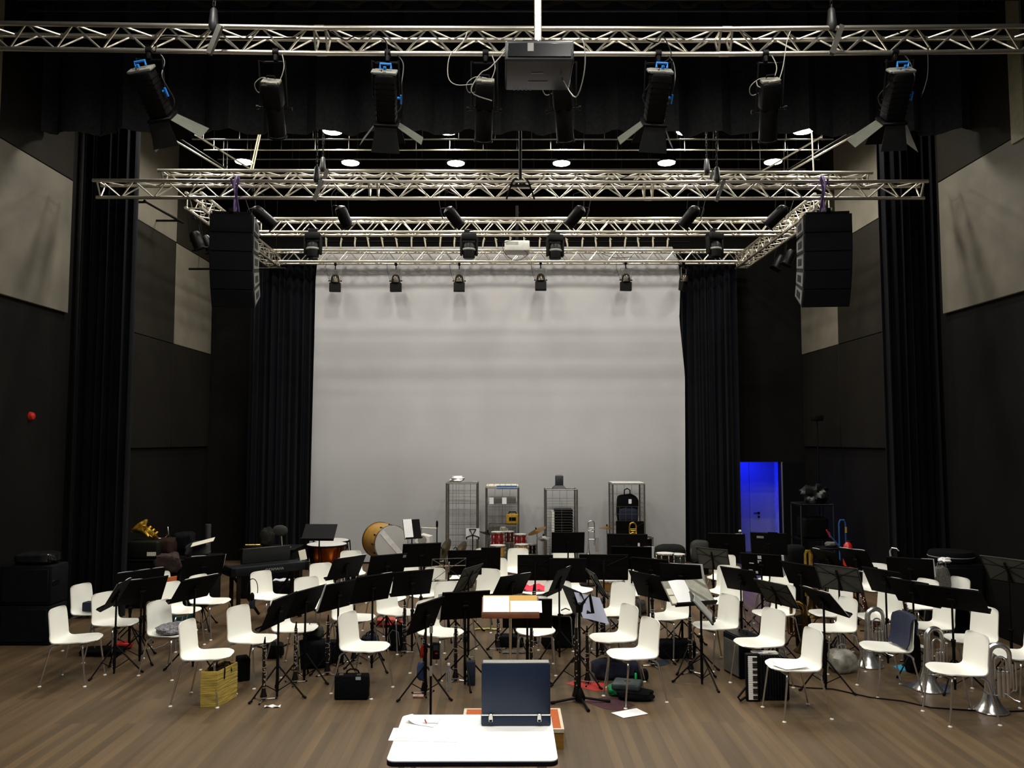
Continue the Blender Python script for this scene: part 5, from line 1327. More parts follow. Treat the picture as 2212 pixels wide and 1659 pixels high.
# ------------------------------------------------------------------ electric piano and small amp at left
a = P(500, 1236, 11.4); b_ = P(668, 1222, 12.1); L = (V((b_.x, b_.y, 0))-V((a.x, a.y, 0))).length; az = math.atan2(b_.y-a.y, b_.x-a.x)
zk = .74
t = thing('electric_piano', 'black electric piano seen from behind on folding legs at left', 'piano', (a.x, a.y, 0), az)
body = part('body', MB().rbox((L/2, .16, zk), (L, .32, .12), .015, 2), mat('piano_black', '#16181a', .45), t)
fc = bpy.data.curves.new('lettering', 'FONT'); fc.body = 'YAMAHA'; fc.size = .055; fc.extrude = .001; fc.align_x = 'CENTER'
fo = bpy.data.objects.new('lettering_curve', fc); C.objects.link(fo)
me = bpy.data.meshes.new_from_object(fo); bpy.data.objects.remove(fo); bpy.data.curves.remove(fc)
part('lettering', me, mat('letter_grey', '#8d8d88', .5), body, (L*.56, -.003, zk-.02), (PI/2, 0, 0))
part('lettering_ring', MB().tube([(.02*math.cos(2*PI*k/16), 0, .02*math.sin(2*PI*k/16)) for k in range(16)], .003, 4, closed=True), mat('letter_grey', '#8d8d88', .5), body, (L*.44, -.003, zk-.005))
part('key_row', MB().rbox((L/2, .36, zk-.01), (L-.12, .14, .06), .01, 1), M_keyw, t)
part('end_block', MB().rbox((.03, .2, zk), (.06, .42, .13), .01, 1), M_black, t); part('end_block', MB().rbox((L-.03, .2, zk), (.06, .42, .13), .01, 1), M_black, t)
part('music_rest', MB().rbox((L*.50, .20, zk+.19), (L*.62, .014, .22), .005, 1, Matrix.Rotation(R(8), 3, 'X')), mat('rest_black', '#1b1d1d', .4), t)
for x in (.12, L-.12):
    for y in (.04, .34): part('leg', MB().rbox((x, y, (zk-.05)/2), (.05, .05, zk-.05), .006, 1), mat('leg_brown', '#1a100b', .6), t)
part('crossbar', MB().tube([(.12, .3, .66), (L*.45, .3, .06)], .02, 6).tube([(L-.12, .3, .66), (L*.55, .3, .06)], .02, 6), mat('leg_brown', '#1a100b', .6), t)
p = P(652, 1204, 12.1)
solo('paper_sheet', MB().box((0, 0, .08), (.11, .004, .15)), M_cream, 'pale card standing at the right end of the electric piano', 'card', (p.x, p.y+.12, zk+.058), (R(-8), R(-10), az))
c = G(612, 1302, 0)
t = thing('small_amplifier', 'small black speaker box with papers on top under the electric piano', 'amplifier', (c.x, c.y, 0), .05)
hh = P(612, 1254, c.y).z
part('cabinet', MB().rbox((0, 0, hh/2), (.36, .26, hh), .012, 2), M_black, t); part('grille', MB().rbox((0, -.132, hh*.45), (.31, .01, hh*.75), .004, 1), M_fab, t)
solo('paper_stack', MB().slab([[V((.30*(k/5-.5), .2*(i/3-.5), .012+.01*math.sin(k*2+i))) for k in range(6)] for i in range(4)], (0, 0, -.008)), mat('paper_dim', '#c9c9d2', .7), 'white papers on the small black speaker box at left', 'paper', (c.x+.0, c.y, hh+.004), (0, 0, .05))
c = G(598, 1268, .3)

# ------------------------------------------------------------------ covered table with instruments at left rear
c0 = P(283, 1196, 12.9); c1 = P(468, 1188, 13.1); zt = 1.0
tw = c1.x-c0.x
t = thing('covered_table', 'long black covered table piled with instruments at left rear', 'table', (c0.x+tw/2, 13.0, 0))
part('cloth_cover', MB().rbox((0, 0, .36), (tw, .7, .72), .03, 2), M_fab, t)
part('table_board', MB().rbox((0, 0, .73), (tw+.04, .74, .03), .008, 1), M_black, t)
TZ = .746
def on_table(px, dy=0): return P(px, 1195, 13.0+dy).x
t = thing('horn_case', 'open dark case under the golden horn on the left rear table', 'case', (on_table(318, -.1), 12.9, TZ))
part('shell', MB().rbox((0, 0, .14), (.52, .42, .28), .04, 3), mat('case_green', '#14160f', .5), t)
part('paper_edge', MB().box((.16, -.214, .08), (.14, .004, .06)), M_cream, t)
g = P(318, 1163, 12.9)
t = thing('french_horn', 'golden coiled horn on a dark case at left rear', 'horn', (g.x, 12.9, TZ+.285), 0)
Mh = Matrix.Translation((0, 0, .13)) @ Matrix.Scale(1.35, 4) @ Matrix.Rotation(R(38), 4, 'Y') @ Matrix.Rotation(R(-28), 4, 'X')
part('bell', MB().lathe([(.115, 0), (.11, .008), (.08, .03), (.05, .06), (.03, .11), (.02, .17)], 28, Mh @ Matrix.Translation((-.10, -.03, -.02)) @ Matrix.Rotation(R(100), 4, 'Y'), cap=False), M_gold, t)
for k, (rr_, z) in enumerate(((.14, 0), (.12, .015), (.10, -.012), (.08, .01))):
    part('coil', MB().tube([Mh @ V((rr_*math.cos(a)+.02, rr_*.8*math.sin(a), z)) for a in [2*PI*j/28 for j in range(28)]], .011, 6, closed=True), M_gold, t)
part('valve_group', MB().cyl(Mh @ V((.0, -.02, 0)), Mh @ V((.0, -.02, .06)), .022, n=10).cyl(Mh @ V((.05, -.02, 0)), Mh @ V((.05, -.02, .06)), .022, n=10).cyl(Mh @ V((.1, -.02, 0)), Mh @ V((.1, -.02, .06)), .022, n=10), M_gold, t)
part('lead_pipe', MB().tube([Mh @ V((.14, 0, 0)), Mh @ V((.2, .02, .05)), Mh @ V((.20, .03, .12)), Mh @ V((.13, .03, .18))], .006, 6), M_silver, t)
bag('leather_bag', 'brown leather bag on the left rear table right of the golden horn', 'bag', 0, 0, .32, .3, .30, M_brown, .6, .1, 61, 0, True, (on_table(360), 12.95, TZ))
bag('jacket', 'dark jacket heaped at the back of the left rear table', 'jacket', 0, 0, .4, .24, .36, M_fab, .7, .14, 62, 0, False, (on_table(395, .2), 13.22, TZ))
bag('jacket', 'rose brown cloth hanging over the front of the left rear table', 'cloth', 0, 0, .40, .16, .30, mat('rose_cloth', '#2f201a', .9, var=.25), .8, .15, 63, 0, False, (on_table(385), 12.60, .55))
bag('bag', 'grey bag on the right part of the left rear table', 'bag', 0, 0, .34, .3, .24, mat('bag_grey_dark', '#2b2a27', .9), .6, .1, 64, 0, False, (on_table(432), 12.9, TZ))
solo('paper_sheet', MB().box((0, 0, 0), (.34, .24, .004)), M_cream, 'pale sheet on the right end of the left rear table', 'paper', (on_table(452), 12.72, TZ+.26), (R(8), R(-14), .2))
p = P(447, 1150, 13.2)
t = thing('bottle_tube', 'grey upright tube at the right end of the left rear table', 'tube', (p.x, 13.25, TZ)); part('tube', MB().cyl((0, 0, 0), (0, 0, .48), .045, n=14), mat('tube_grey', '#2f2f2f', .6), t)
# second dark table behind the electric piano
c0 = P(528, 1186, 13.6); c1 = P(640, 1186, 13.6); tw = c1.x-c0.x
t = thing('covered_table', 'black covered table behind the electric piano', 'table', (c0.x+tw/2, 13.7, 0))
part('cloth_cover', MB().rbox((0, 0, .39), (tw, .6, .78), .02, 2), M_fab, t); part('table_board', MB().rbox((0, 0, .79), (tw+.04, .64, .025), .006, 1), M_black, t)
solo('paper_sheet', MB().box((0, 0, .002), (.42, .24, .004)), mat('paper_dim2', '#9a9688', .7), 'dim white sheet on the table behind the electric piano', 'paper', (P(596, 1182, 13.5).x, 13.55, .803))
t = thing('flute', 'small golden tube lying on the table behind the electric piano', 'flute', (P(545, 1176, 13.6).x, 13.62, .805))
part('tube', MB().cyl((-.12, 0, .035), (.12, .03, .035), .018, n=10), M_gold, t); part('rest', MB().rbox((0, .01, .01), (.3, .1, .018), .004, 1), M_black, t)
c = P(603, 1147, 13.8)
t = thing('hat', 'round dark felt hat shape on a rod behind the electric piano', 'hat', (c.x, 13.85, .803))
part('brim', MB().blob((0, 0, c.z-.803), (.26, .10, .19), .9, .03, 70, flat=False), mat('felt', '#2c2b28', .9), t); part('rod', MB().cyl((.04, 0, 0), (.02, 0, c.z-.85), .012, n=8), M_alu, t)
bag('jacket', 'dark grey cloth heap left of the round felt hat', 'cloth', 0, 0, .24, .16, .30, mat('felt2', '#24231f', .9), .8, .16, 71, 0, False, (P(577, 1150, 13.8).x, 13.8, .803))
# stand above the timpani
st = place_stand('desk', 690, 1150, 88, 'black stand standing behind the timpani drums', zc=1.13, tilt=48, sw=1.0)
# ------------------------------------------------------------------ dark loudspeaker stacks at both sides
def stack(side, x, y, w, d, h, n, label):
    t = thing('subwoofer_stack', label, 'loudspeaker', (x, y, 0))
    for k in range(n):
        c = part('cabinet', MB().rbox((0, 0, h/n*(k+.5)), (w, d, h/n-.008), .02, 2), mat('sub_black', '#0b0d10', .6, var=.2, scale=60), t)
        part('grille', MB().rbox((0, -d/2-.004, h/n*(k+.5)), (w-.08, .014, h/n-.09), .005, 1), mat('grille_black', '#0c0d0f', .7), c)
        part('handle', MB().rbox((w/2-.0, -.1, h/n*(k+.55)), (.014, .16, .07), .005, 1), M_blackm, c)
stack(-1, -6.12, 10.6, .66, .4, 1.0, 2, 'black stack of two bass cabinets against the left wall')
zb = 1.005
t = thing('wrapped_mixer', 'dark equipment wrapped in shiny plastic on the left bass cabinets', 'equipment', (-6.08, 10.6, zb))
part('case', MB().rbox((0, 0, .06), (.44, .3, .10), .02, 2), M_black, t); part('plastic_wrap', MB().blob((0, 0, .075), (.5, .36, .15), .5, .05, 80), mat('wrap', '#191a1c', .12, var=.3), t)
stack(1, 6.2, 11.3, .56, .6, .91, 2, 'black stack of two bass cabinets against the right wall')
c = P(2132, 1203, 10.3)
t = thing('drum_bag', 'round black flat drum bag on top of the right bass cabinets', 'drum bag', (6.19, 11.3, .916))
part('body', MB().lathe([(.27, 0), (.29, .02), (.29, .11), (.27, .14), (.05, .15)], 32), M_fab, t); part('zip_trim', MB().tube([(.292*math.cos(2*PI*k/32), .292*math.sin(2*PI*k/32), .07) for k in range(32)], .006, 5, closed=True), M_greyp, t)
solo('tissue', MB().blob((0, 0, .04), (.16, .12, .08), .9, .3, 81), M_paper, 'crumpled white tissue on the left edge of the right bass cabinets', 'tissue', (5.99, 11.08, .916))
bag('bag', 'grey patterned bag hanging by the chair near the right bass cabinets', 'bag', 0, 0, .2, .14, .36, mat('bag_print', '#55534c', .9, var=.4, scale=30), .7, .1, 82, 0, True, (P(2035, 1250, 10.9).x, 10.9, .56))
t = thing('side_stool', 'low dark box under the grey patterned bag at far right', 'box', (P(2035, 1250, 10.9).x, 10.9, 0)); part('body', MB().rbox((0, 0, .278), (.3, .3, .555), .02, 2), M_fab, t)
# ------------------------------------------------------------------ right rear: frame shelf, hand truck, woodwinds, horn
a = P(1730, 1092, 14.6); b_ = P(1800, 1094, 14.6)
t = thing('frame_shelf', 'tall black frame shelf with dark gear at right rear', 'shelf', (a.x, 14.6, 0))
w = b_.x-a.x
for x in (0, w):
    for y in (0, .5): part('post', MB().cyl((x, y, 0), (x, y, a.z), .014, n=8), mat('shelf_grey', '#35403c', .4, .6), t)
for z in (.35, .8, a.z): part('shelf_board', MB().box((w/2, .25, z), (w+.03, .52, .02)), M_black, t)
for x in (0, w): pass
part('top_rail', MB().tube([(0, 0, a.z+.015), (w, 0, a.z+.015), (w, .5, a.z+.015), (0, .5, a.z+.015)], .012, 6, closed=True), mat('shelf_grey', '#35403c', .4, .6), t)
bag('cable_heap', 'tangled dark cables heaped on top of the frame shelf', 'cables', 0, 0, .42, .36, .34, mat('cable_dark', '#141816', .35, var=.5), .9, .25, 90, 0, False, (a.x+w*.65, 14.85, a.z+.02))
bag('monitor', 'black box on the middle board of the frame shelf', 'box', 0, 0, .46, .4, .38, M_black, .2, .01, 91, 0, False, (a.x+w*.5, 14.85, .812))
a = P(1819, 1122, 12.6); g0 = P(1819, 1240, 12.6)
t = thing('hand_truck', 'blue framed hand truck standing upright at right rear', 'hand truck', (a.x, 12.6, 0))
hw_ = .05
part('frame', MB().tube([(-hw_, 0, .02), (-hw_, 0, a.z-.06), (-hw_*.6, 0, a.z-.01), (hw_*.6, 0, a.z-.01), (hw_, 0, a.z-.06), (hw_, 0, .02)], .013, 8), M_hblue, t)
part('cross_brace', MB().tube([(-.05, 0, a.z-.42), (-.18, .02, a.z-.26), (-.20, .02, a.z-.20)], .011, 6), M_hblue, t)
part('red_grip', MB().tube([(-.18, .02, a.z-.28), (-.24, .02, a.z-.16)], .013, 6), M_redp, t)
part('yellow_tag', MB().box((hw_, -.015, a.z-.16), (.022, .012, .09)), M_yellow, t)
part('toe_plate', MB().box((0, -.1, .012), (.3, .22, .012)), M_hblue, t)
for x in (-.17, .17): part('wheel', MB().cyl((x-.02, .08, .09), (x+.02, .08, .09), .09, n=16), M_rubber, t)
c = P(1832, 1196, 12.4)
t = thing('fire_extinguisher', 'red cylinder with a white band right of the blue hand truck', 'extinguisher', (c.x, 12.4, 0))
zz = P(1832, 1170, 12.4).z
part('cylinder', MB().lathe([(.07, .0), (.075, .02), (.075, zz-.12), (.055, zz-.04), (.03, zz-.01), (.03, zz)], 18), M_redp, t); part('band', MB().lathe([(.077, zz-.20), (.077, zz-.14)], 18, cap=False), M_paper, t)
part('valve', MB().rbox((.03, 0, zz+.005), (.10, .03, .03), .008, 1), M_black, t)
def woodwind(name, label, px, ytop, pxb, ybase, m, crook=True, r=.024):
    b_ = G(pxb, ybase, 0); a = P(px, ytop, b_.y); d = a-V((b_.x, b_.y, .08))
    t = thing(name, label, 'woodwind', (b_.x, b_.y, 0))
    o = V((0, 0, .08))
    part('body', MB().tube([o, o+d*.5, o+d*.9], [r*1.25, r, r*.85], 10), m, t)
    part('bell', MB().tube([o+V((0, 0, .0)), o+V((.04, -.03, -.02)), o+V((.07, -.05, .05)), o+V((.08, -.06, .12))], [r*1.25, r*1.4, r*1.9, r*2.6], 12), M_silver if crook else m, t)
    k = MB(); rr = random.Random(int(px)); ax_ = d.normalized(); s1 = ax_.orthogonal().normalized(); s2 = ax_.cross(s1)
    for i in range(24):
        f = .12+.74*i/24; an = rr.uniform(0, 6.28); q = o+d*f+(s1*math.cos(an)+s2*math.sin(an))*r*1.15
        k.blob(q, (.022, .022, .022), 1, 0, 1, 8, 5, flat=False)
    part('keywork', k, M_silver, t)
    part('crook', MB().tube([o+d*.9, o+d*.97, o+d+V((.02, -.02, .02)), o+d+V((.07, -.05, .015)), o+d+V((.10, -.07, -.02))], [.016, .013, .012, .009, .007], 8), M_silver, t)
    part('floor_peg', MB().cyl((0, 0, 0), (0, 0, .06), .006, n=6).cyl((-.14, 0, .01), (.14, 0, .01), .008, n=6).cyl((0, -.14, .01), (0, .14, .01), .008, n=6), M_blackm, t)
woodwind('bass_clarinet', 'tall black woodwind with a silver crook at far right rear', 1922, 1186, 1945, 1350, M_bodyb)
woodwind('bassoon', 'slanted red brown woodwind between two right rear chairs', 1852, 1236, 1880, 1364, mat('maple_red', '#3a140c', .3), False)
woodwind('alto_clarinet', 'slim dark woodwind with silver keys beside the navy jacket chair', 1951, 1278, 1970, 1430, M_bodyb)
c = P(1744, 1203, 12.0)
t = thing('saxhorn', 'golden brass instrument with a shiny tube behind the right stands', 'brass horn', (c.x, 12.0, 0))
zz = P(1742, 1190, 12.0).z
part('main_tube', MB().tube([(.05, 0, .35), (.05, 0, zz-.05), (.03, 0, zz), (-.01, 0, zz), (-.03, 0, zz-.05), (-.03, 0, .30)], [.03, .028, .026, .022, .02, .018], 10), M_gold, t)
part('bell', MB().lathe([(.13, .01), (.12, .02), (.07, .09), (.045, .2), (.03, .36)], 24, Matrix.Translation((.05, 0, 0)), cap=False), MATS['old_brass'], t)
for k in range(3): part('valve', MB().cyl((-.08+.035*k, -.05, .4), (-.08+.035*k, -.05, .62), .016, n=10), M_gold, t)
disc_case('tuba_case', 'round black case with pale piping behind the right stands', 'case', 1717, 1200, .16, .17, 12.6, M_fab, .3)
bag('jacket', 'grey cap on the stand behind the blue hand truck', 'cap', 0, 0, .2, .16, .08, M_grey, .8, .1, 93, 0, False, (P(1796, 1196, 12.9).x, 12.9, .90))
t = thing('side_table', 'small dark table carrying the grey cap at right rear', 'table', (P(1796, 1196, 12.9).x, 12.9, 0)); part('board', MB().rbox((0, 0, .885), (.4, .35, .025), .006, 1), M_black, t)
for x in (-.16, .16):
    for y in (-.13, .13): part('leg', MB().cyl((x, y, 0), (x, y, .875), .014, n=8), M_blackm, t)
p = P(1765, 905, 15.5)
t = thing('lighting_stand', 'thin black stand with a small dark lamp before the right rear wall', 'stand', (p.x, 15.5, 0))
part('pole', MB().cyl((0, 0, .02), (0, 0, p.z), .013, n=8), M_black, t); part('lamp_head', MB().rbox((0, 0, p.z+.02), (.2, .16, .12), .02, 2), M_black, t)
for k in range(3):
    a_ = 2*PI*k/3; u = V((math.cos(a_), math.sin(a_), 0)); part('leg', MB().tube([u*.015+V((0, 0, .5)), u*.4+V((0, 0, .012))], .01, 6), M_black, t)
solo('cap', MB().blob((0, 0, .02), (.04, .025, .03), .8, .2, 95), M_keyw, 'small white lump on a stand left of the blue doorway', 'cap', on_desk(STANDS['P'], -.02, .2, .19)[0])
# ------------------------------------------------------------------ lamps on the nearest truss
def axis_frame(d):
    d = V(d).normalized(); q = d.to_track_quat('Z', 'Y'); return q.to_matrix().to_4x4()
TB = [p+V((0, .12, -.209)) for p in T1]
def truss1_z(x):
    for a, b in zip(TB, TB[1:]):
        if a.x <= x <= b.x: return a+(b-a)*((x-a.x)/(b.x-a.x))
    return TB[-1]
def frame_from(d, right=(1, 0, 0)):
    z = V(d).normalized(); x = V(right); x = (x-z*x.dot(z)).normalized(); y = z.cross(x)
    M = Matrix((x, y, z)).transposed().to_4x4(); return M
def clampmb(o, top, r=.03):
    return MB().rbox((top+o)/2, (.045, .06, max(.08, (top-o).z)), .01, 1).cyl(top+V((-.03, 0, .0)), top+V((.03, 0, .0)), .042, n=10)
def fresnel(label, px0, py0, px1, py1, flaps, L=.62):
    Y0 = 7.98
    a = P(px0, py0, Y0); b0 = P(px1, py1, Y0+.30)
    d = (b0-a).normalized(); Lr = (b0-a).length
    t = thing('fresnel_spotlight', label, 'spotlight', a, group='spotlights on the nearest truss')
    M = frame_from(d)
    w, h = .205, .20
    part('body', MB().rbox((0, 0, Lr/2), (w, h, Lr), .03, 2).xf(M), M_black, t)
    fins = MB()
    for k in range(7): fins.box((0, 0, .08+k*(Lr-.16)/6), (w+.006, h+.004, .008))
    part('cooling_fins', fins.xf(M), M_blackm, t)
    rc = part('rear_cap', MB().rbox((0, 0, -.01), (w+.03, h*.8, .03), .010, 2).rbox((-.09, .0, -.01), (.11, h*.6, .028), .008, 1).xf(M), mat('cap_grey', '#74746d', .5, .2), t)
    part('rear_handle', MB().tube([(-.055, -.0, -.045), (-.055, -.02, -.085), (.055, -.02, -.085), (.055, 0, -.045)], .012, 8).xf(M), M_blue, t)
    part('rear_knob', MB().cyl((.0, .06, -.045), (0, .06, -.075), .017, n=10).xf(M), M_blue, t)
    part('side_knob', MB().cyl((w/2+.01, 0, Lr*.5), (w/2+.05, 0, Lr*.5), .014, n=8).box((w/2+.05, .01, Lr*.52), (.014, .03, .09)).xf(M), M_blue, t)
    tp = truss1_z(a.x)-a
    yk = MB(); s = w/2+.035
    q0 = M @ V((s, 0, Lr*.5)); q1 = M @ V((-s, 0, Lr*.5)); top = V((tp.x*.3, tp.y, max(.03, tp.z-.10)))
    yk.tube([q0, V((q0.x, q0.y*.3, top.z-.02)), V((q0.x*.8, top.y, top.z)), V((q1.x*.8, top.y, top.z)), V((q1.x, q1.y*.3, top.z-.02)), q1], .010, 6)
    part('yoke', yk, M_blackm, t)
    part('clamp', clampmb(top, V((top.x, tp.y, tp.z))), M_black, t)
    fr = part('lens_frame', MB().rbox((0, 0, Lr+.015), (w+.05, h+.05, .03), .008, 1).xf(M), M_black, t)
    part('lens', MB().lathe([(.09, Lr+.031), (.07, Lr+.045), (.001, Lr+.052)], 20, M, cap=False), M_lens, fr)
    for (sd, ang, ln, wd, m) in flaps:
        z0 = Lr+.03
        if sd in ('l', 'r'):
            sg = -1 if sd == 'l' else 1
            o = V((sg*(w/2+.015), 0, z0)); u = V((sg*math.sin(ang), 0, math.cos(ang))); v = V((0, 1, 0))
        else:
            sg = -1 if sd == 'b' else 1
            o = V((0, sg*(h/2+.015), z0)); u = V((0, sg*math.sin(ang), math.cos(ang))); v = V((1, 0, 0))
        pts = [o-v*wd*.42, o+v*wd*.42, o+u*ln+v*wd*.58, o+u*ln-v*wd*.58]
        part('barn_door', MB().poly(pts, u.cross(v)*.004).xf(M), m, t)
    c = [M @ V((-.03, .05, -.045)), M @ V((-.10, -.0, .12)), M @ V((-.12, -.16, .30)), M @ V((.02, -.17, .46)), M @ V((.14, -.12, .36)), M @ V((.16, -.02, .1)), V((.16, tp.y, tp.z*.6)), V((.08, tp.y, tp.z))]
    part('cable', MB().tube(smooth(c), .006, 5), mat('cable_grey', '#3c3b39', .5), t)
    return t
def smooth(pts, n=5):
    pts = [V(p) for p in pts]; out = []
    for i in range(len(pts)-1):
        p0 = pts[max(0, i-1)]; p1 = pts[i]; p2 = pts[i+1]; p3 = pts[min(len(pts)-1, i+2)]
        for k in range(n):
            t = k/n
            out.append(.5*((2*p1)+(p2-p0)*t+(2*p0-5*p1+4*p2-p3)*t*t+(3*p1-p0-3*p2+p3)*t**3))
    return out+[pts[-1]]
A = R(45)
fresnel('spotlight with silver cap and open flaps, leftmost on the nearest truss', 308, 152, 350, 250, [('l', R(10), .30, .24, M_flapd), ('r', R(50), .34, .24, M_flap), ('f', R(20), .26, .24, M_flapd), ('b', R(12), .30, .26, M_flapd)])
fresnel('spotlight with spread flaps, third on the nearest truss from the left', 833, 158, 836, 262, [('l', R(38), .26, .22, M_flap), ('r', R(58), .30, .22, M_flap), ('f', R(20), .26, .26, M_flapd), ('b', R(25), .30, .28, M_flapd)])
fresnel('spotlight with spread flaps, just right of the big projector', 1428, 156, 1412, 262, [('l', R(48), .30, .22, M_flap), ('r', R(28), .26, .22, M_flap), ('f', R(20), .26, .26, M_flapd), ('b', R(25), .30, .28, M_flapd)])
fresnel('spotlight with silver cap and open flaps, rightmost on the nearest truss', 1948, 154, 1926, 258, [('l', R(52), .34, .24, M_flap), ('r', R(30), .32, .30, M_flap), ('f', R(20), .26, .24, M_flapd), ('b', R(14), .30, .26, M_flapd)])
def profile_lamp(label, px0, py0, px1, py1):
    a = P(px0, py0, 7.98); b0 = P(px1, py1, 8.35); d = (b0-a).normalized(); L = (b0-a).length
    t = thing('profile_spotlight', label, 'spotlight', a, group='spotlights on the nearest truss')
    M = frame_from(d)
    part('lamp_house', MB().rbox((0, 0, L*.22), (.20, .19, L*.44), .03, 2).xf(M), M_black, t)
    part('barrel', MB().lathe([(.085, L*.42), (.092, L*.46), (.092, L*.96), (.10, L*.97), (.10, L), (.08, L)], 20, M), M_black, t)
    part('rear_cap', MB().rbox((0, 0, -.008), (.19, .12, .03), .010, 2).rbox((.02, .06, -.008), (.11, .04, .034), .008, 1).xf(M), mat('cap_pale', '#77746a', .5, .2), t)
    part('rear_handle', MB().tube([(-.04, .0, -.035), (-.04, -.01, -.06), (.04, -.01, -.06), (.04, 0, -.035)], .009, 6).xf(M), M_black, t)
    for sg in (-1, 1): part('side_knob', MB().cyl((sg*.10, 0, L*.46), (sg*.17, 0, L*.46), .012, n=8).cyl((sg*.16, 0, L*.46), (sg*.185, 0, L*.46), .022, n=8).xf(M), M_blackm, t)
    tp = truss1_z(a.x)-a; top = V((0, tp.y, max(.03, tp.z-.10)))
    q0 = M @ V((.135, 0, L*.40)); q1 = M @ V((-.135, 0, L*.40))
    part('yoke', MB().tube([q0, V((q0.x, q0.y*.3, top.z-.03)), V((q0.x*.8, top.y, top.z)), V((q1.x*.8, top.y, top.z)), V((q1.x, q1.y*.3, top.z-.03)), q1], .009, 6), M_blackm, t)
    part('clamp', clampmb(top, V((top.x, tp.y, tp.z))), M_black, t)
    c = [M @ V((.02, .04, -.04)), M @ V((-.10, -.04, -.03)), M @ V((-.19, -.06, .05)), M @ V((-.15, -.08, .14)), M @ V((.02, -.1, .06)), V((.10, tp.y-.05, tp.z*.5)), V((.06, tp.y, tp.z))]
    part('cable', MB().tube(smooth(c), .005, 5), mat('cable_pale', '#8b887e', .5), t)
profile_lamp('long black profile spotlight, second on the nearest truss from the left', 586, 178, 600, 296)
profile_lamp('long black profile spotlight left of the big projector', 1048, 176, 1044, 306)
profile_lamp('long black profile spotlight half hidden below the big projector', 1212, 176, 1222, 306)
profile_lamp('long black profile spotlight, second on the nearest truss from the right', 1664, 176, 1658, 306)

# ------------------------------------------------------------------ projectors
a = P(1091, 86, 7.0); b_ = P(1240, 86, 7.0); w = b_.x-a.x
c0 = P(1100, 131, 7.0); dp = .62; hgt = a.z-c0.z
t = thing('projector', 'big dark grey projector hanging at the centre of the nearest truss', 'projector', ((a.x+b_.x)/2, 7.0, c0.z))
part('body', MB().rbox((0, dp/2, hgt/2), (w, dp, hgt), .02, 3), mat('projector_grey', '#26262a', .35, var=.05), t)
rp_ = part('rear_panel', MB().rbox((0, -.006, hgt*.5), (w*.92, .014, hgt*.66), .004, 1), mat('panel_gloss', '#0d0e12', .2), t)
part('port_label', MB().box((-w*.13, -.0145, hgt*.62), (.055, .004, hgt*.40)), M_greyp, rp_)
for x, y, l in ((-.01, .24, .11), (0, .42, .19)): part('badge', MB().box((x, y, -.002), (l, .018, .004)), M_greyp, t)
for k in range(5): part('indicator', MB().box((-w*.36+k*.04, dp-.02, -.002), (.010, .010, .004)), M_keyw, t)
part('vents', MB().box((0, dp*.5, hgt+.004), (w*.8, dp*.6, .012)), M_black, t)
part('mount', MB().box((0, dp*.35, hgt+.03), (.30, .26, .03)), M_black, t)
part('ceiling_tube', MB().cyl((-.01, .12, hgt+.03), (-.01, .12, ZC-c0.z-.01), .034, n=14), M_alu, t)
part('cable', MB().tube(smooth([(w*.4, .1, hgt), (w*.62, .0, hgt+.0), (w*.66, .05, -.05), (w*.55, .2, -.25), (w*.35, .3, -.02)]), .006, 5), mat('cable_pale', '#8b887e', .5), t)
part('cable', MB().tube(smooth([(-w*.35, .1, hgt+.05), (-w*.7, .1, hgt-.2), (-w*.86, .15, -.05), (-w*1.0, .2, -.2), (-w*.7, .3, -.24)]), .006, 5), mat('cable_pale', '#8b887e', .5), t)
a = P(1090, 519, 15.2); b_ = P(1144, 519, 15.2); w = b_.x-a.x; c0 = P(1100, 541, 15.2); hgt = a.z-c0.z
t = thing('projector', 'small white projector hanging in front of the rear truss', 'projector', ((a.x+b_.x)/2, 15.2, c0.z))
part('body', MB().rbox((0, .2, hgt/2), (w, .42, hgt), .02, 2), mat('projector_white', '#b6b5ae', .5), t)
part('vents', MB().rbox((-w*.2, -.006, hgt*.7), (w*.5, .012, hgt*.32), .003, 1), M_greyp, t)
part('mount_pole', MB().cyl((0, .15, hgt), (0, .15, P(1115, 440, 15.2).z-c0.z), .03, n=10), M_black, t)
part('cable', MB().tube(smooth([(-.1, .0, hgt), (-.28, -.02, hgt*.6), (-.2, -.02, -.1), (.0, -.02, -.2), (.2, 0, -.08), (.12, 0, .02)]), .006, 5), M_blackm, t)
part('cable', MB().tube(smooth([(.05, .15, hgt+.6), (-.05, .1, hgt+.4), (.03, .1, hgt+.2), (-.04, .1, hgt)]), .008, 5), M_blackm, t)
# black pole with straps on the loudspeaker truss
q = P(1124, 400, 11.27); zt = P(1124, 198, 9.6).z
t = thing('drop_pole', 'thin black pole dropping to the centre of the loudspeaker truss with straps', 'pole', q)
part('pole', MB().cyl((0, 0, 0), (0, 0, ZC-q.z-.01), .022, n=8), M_black, t)
for sg in (-1, 1): part('strap', MB().tube(smooth([(sg*.03, 0, .0), (sg*.10, -.04, .05), (sg*.14, -.05, -.04), (sg*.20, -.05, -.22)]), .014, 6), M_black, t)
part('cross_bar', MB().box((0, -.03, -.02), (.3, .03, .03)), M_black, t)
# white ropes and wires hanging behind the pelmet
t = thing('hanging_rope', 'pair of pale ropes slanting down to the left part of the truss', 'rope', P(540, 372, 12.3))
o = t.location
part('rope', MB().tube([P(559, 288, 12.3)-o, (0, 0, 0)], .010, 5), M_rope, t); part('rope', MB().tube([P(563, 288, 12.3)-o, P(545, 372, 12.3)-o], .010, 5), M_rope, t)
t = thing('hanging_rope', 'pale thin pipe running down to the right part of the truss', 'rope', P(1758, 375, 12.3)); part('rope', MB().tube([P(1753, 280, 12.3)-t.location, (0, 0, 0)], .012, 5), M_alu, t)

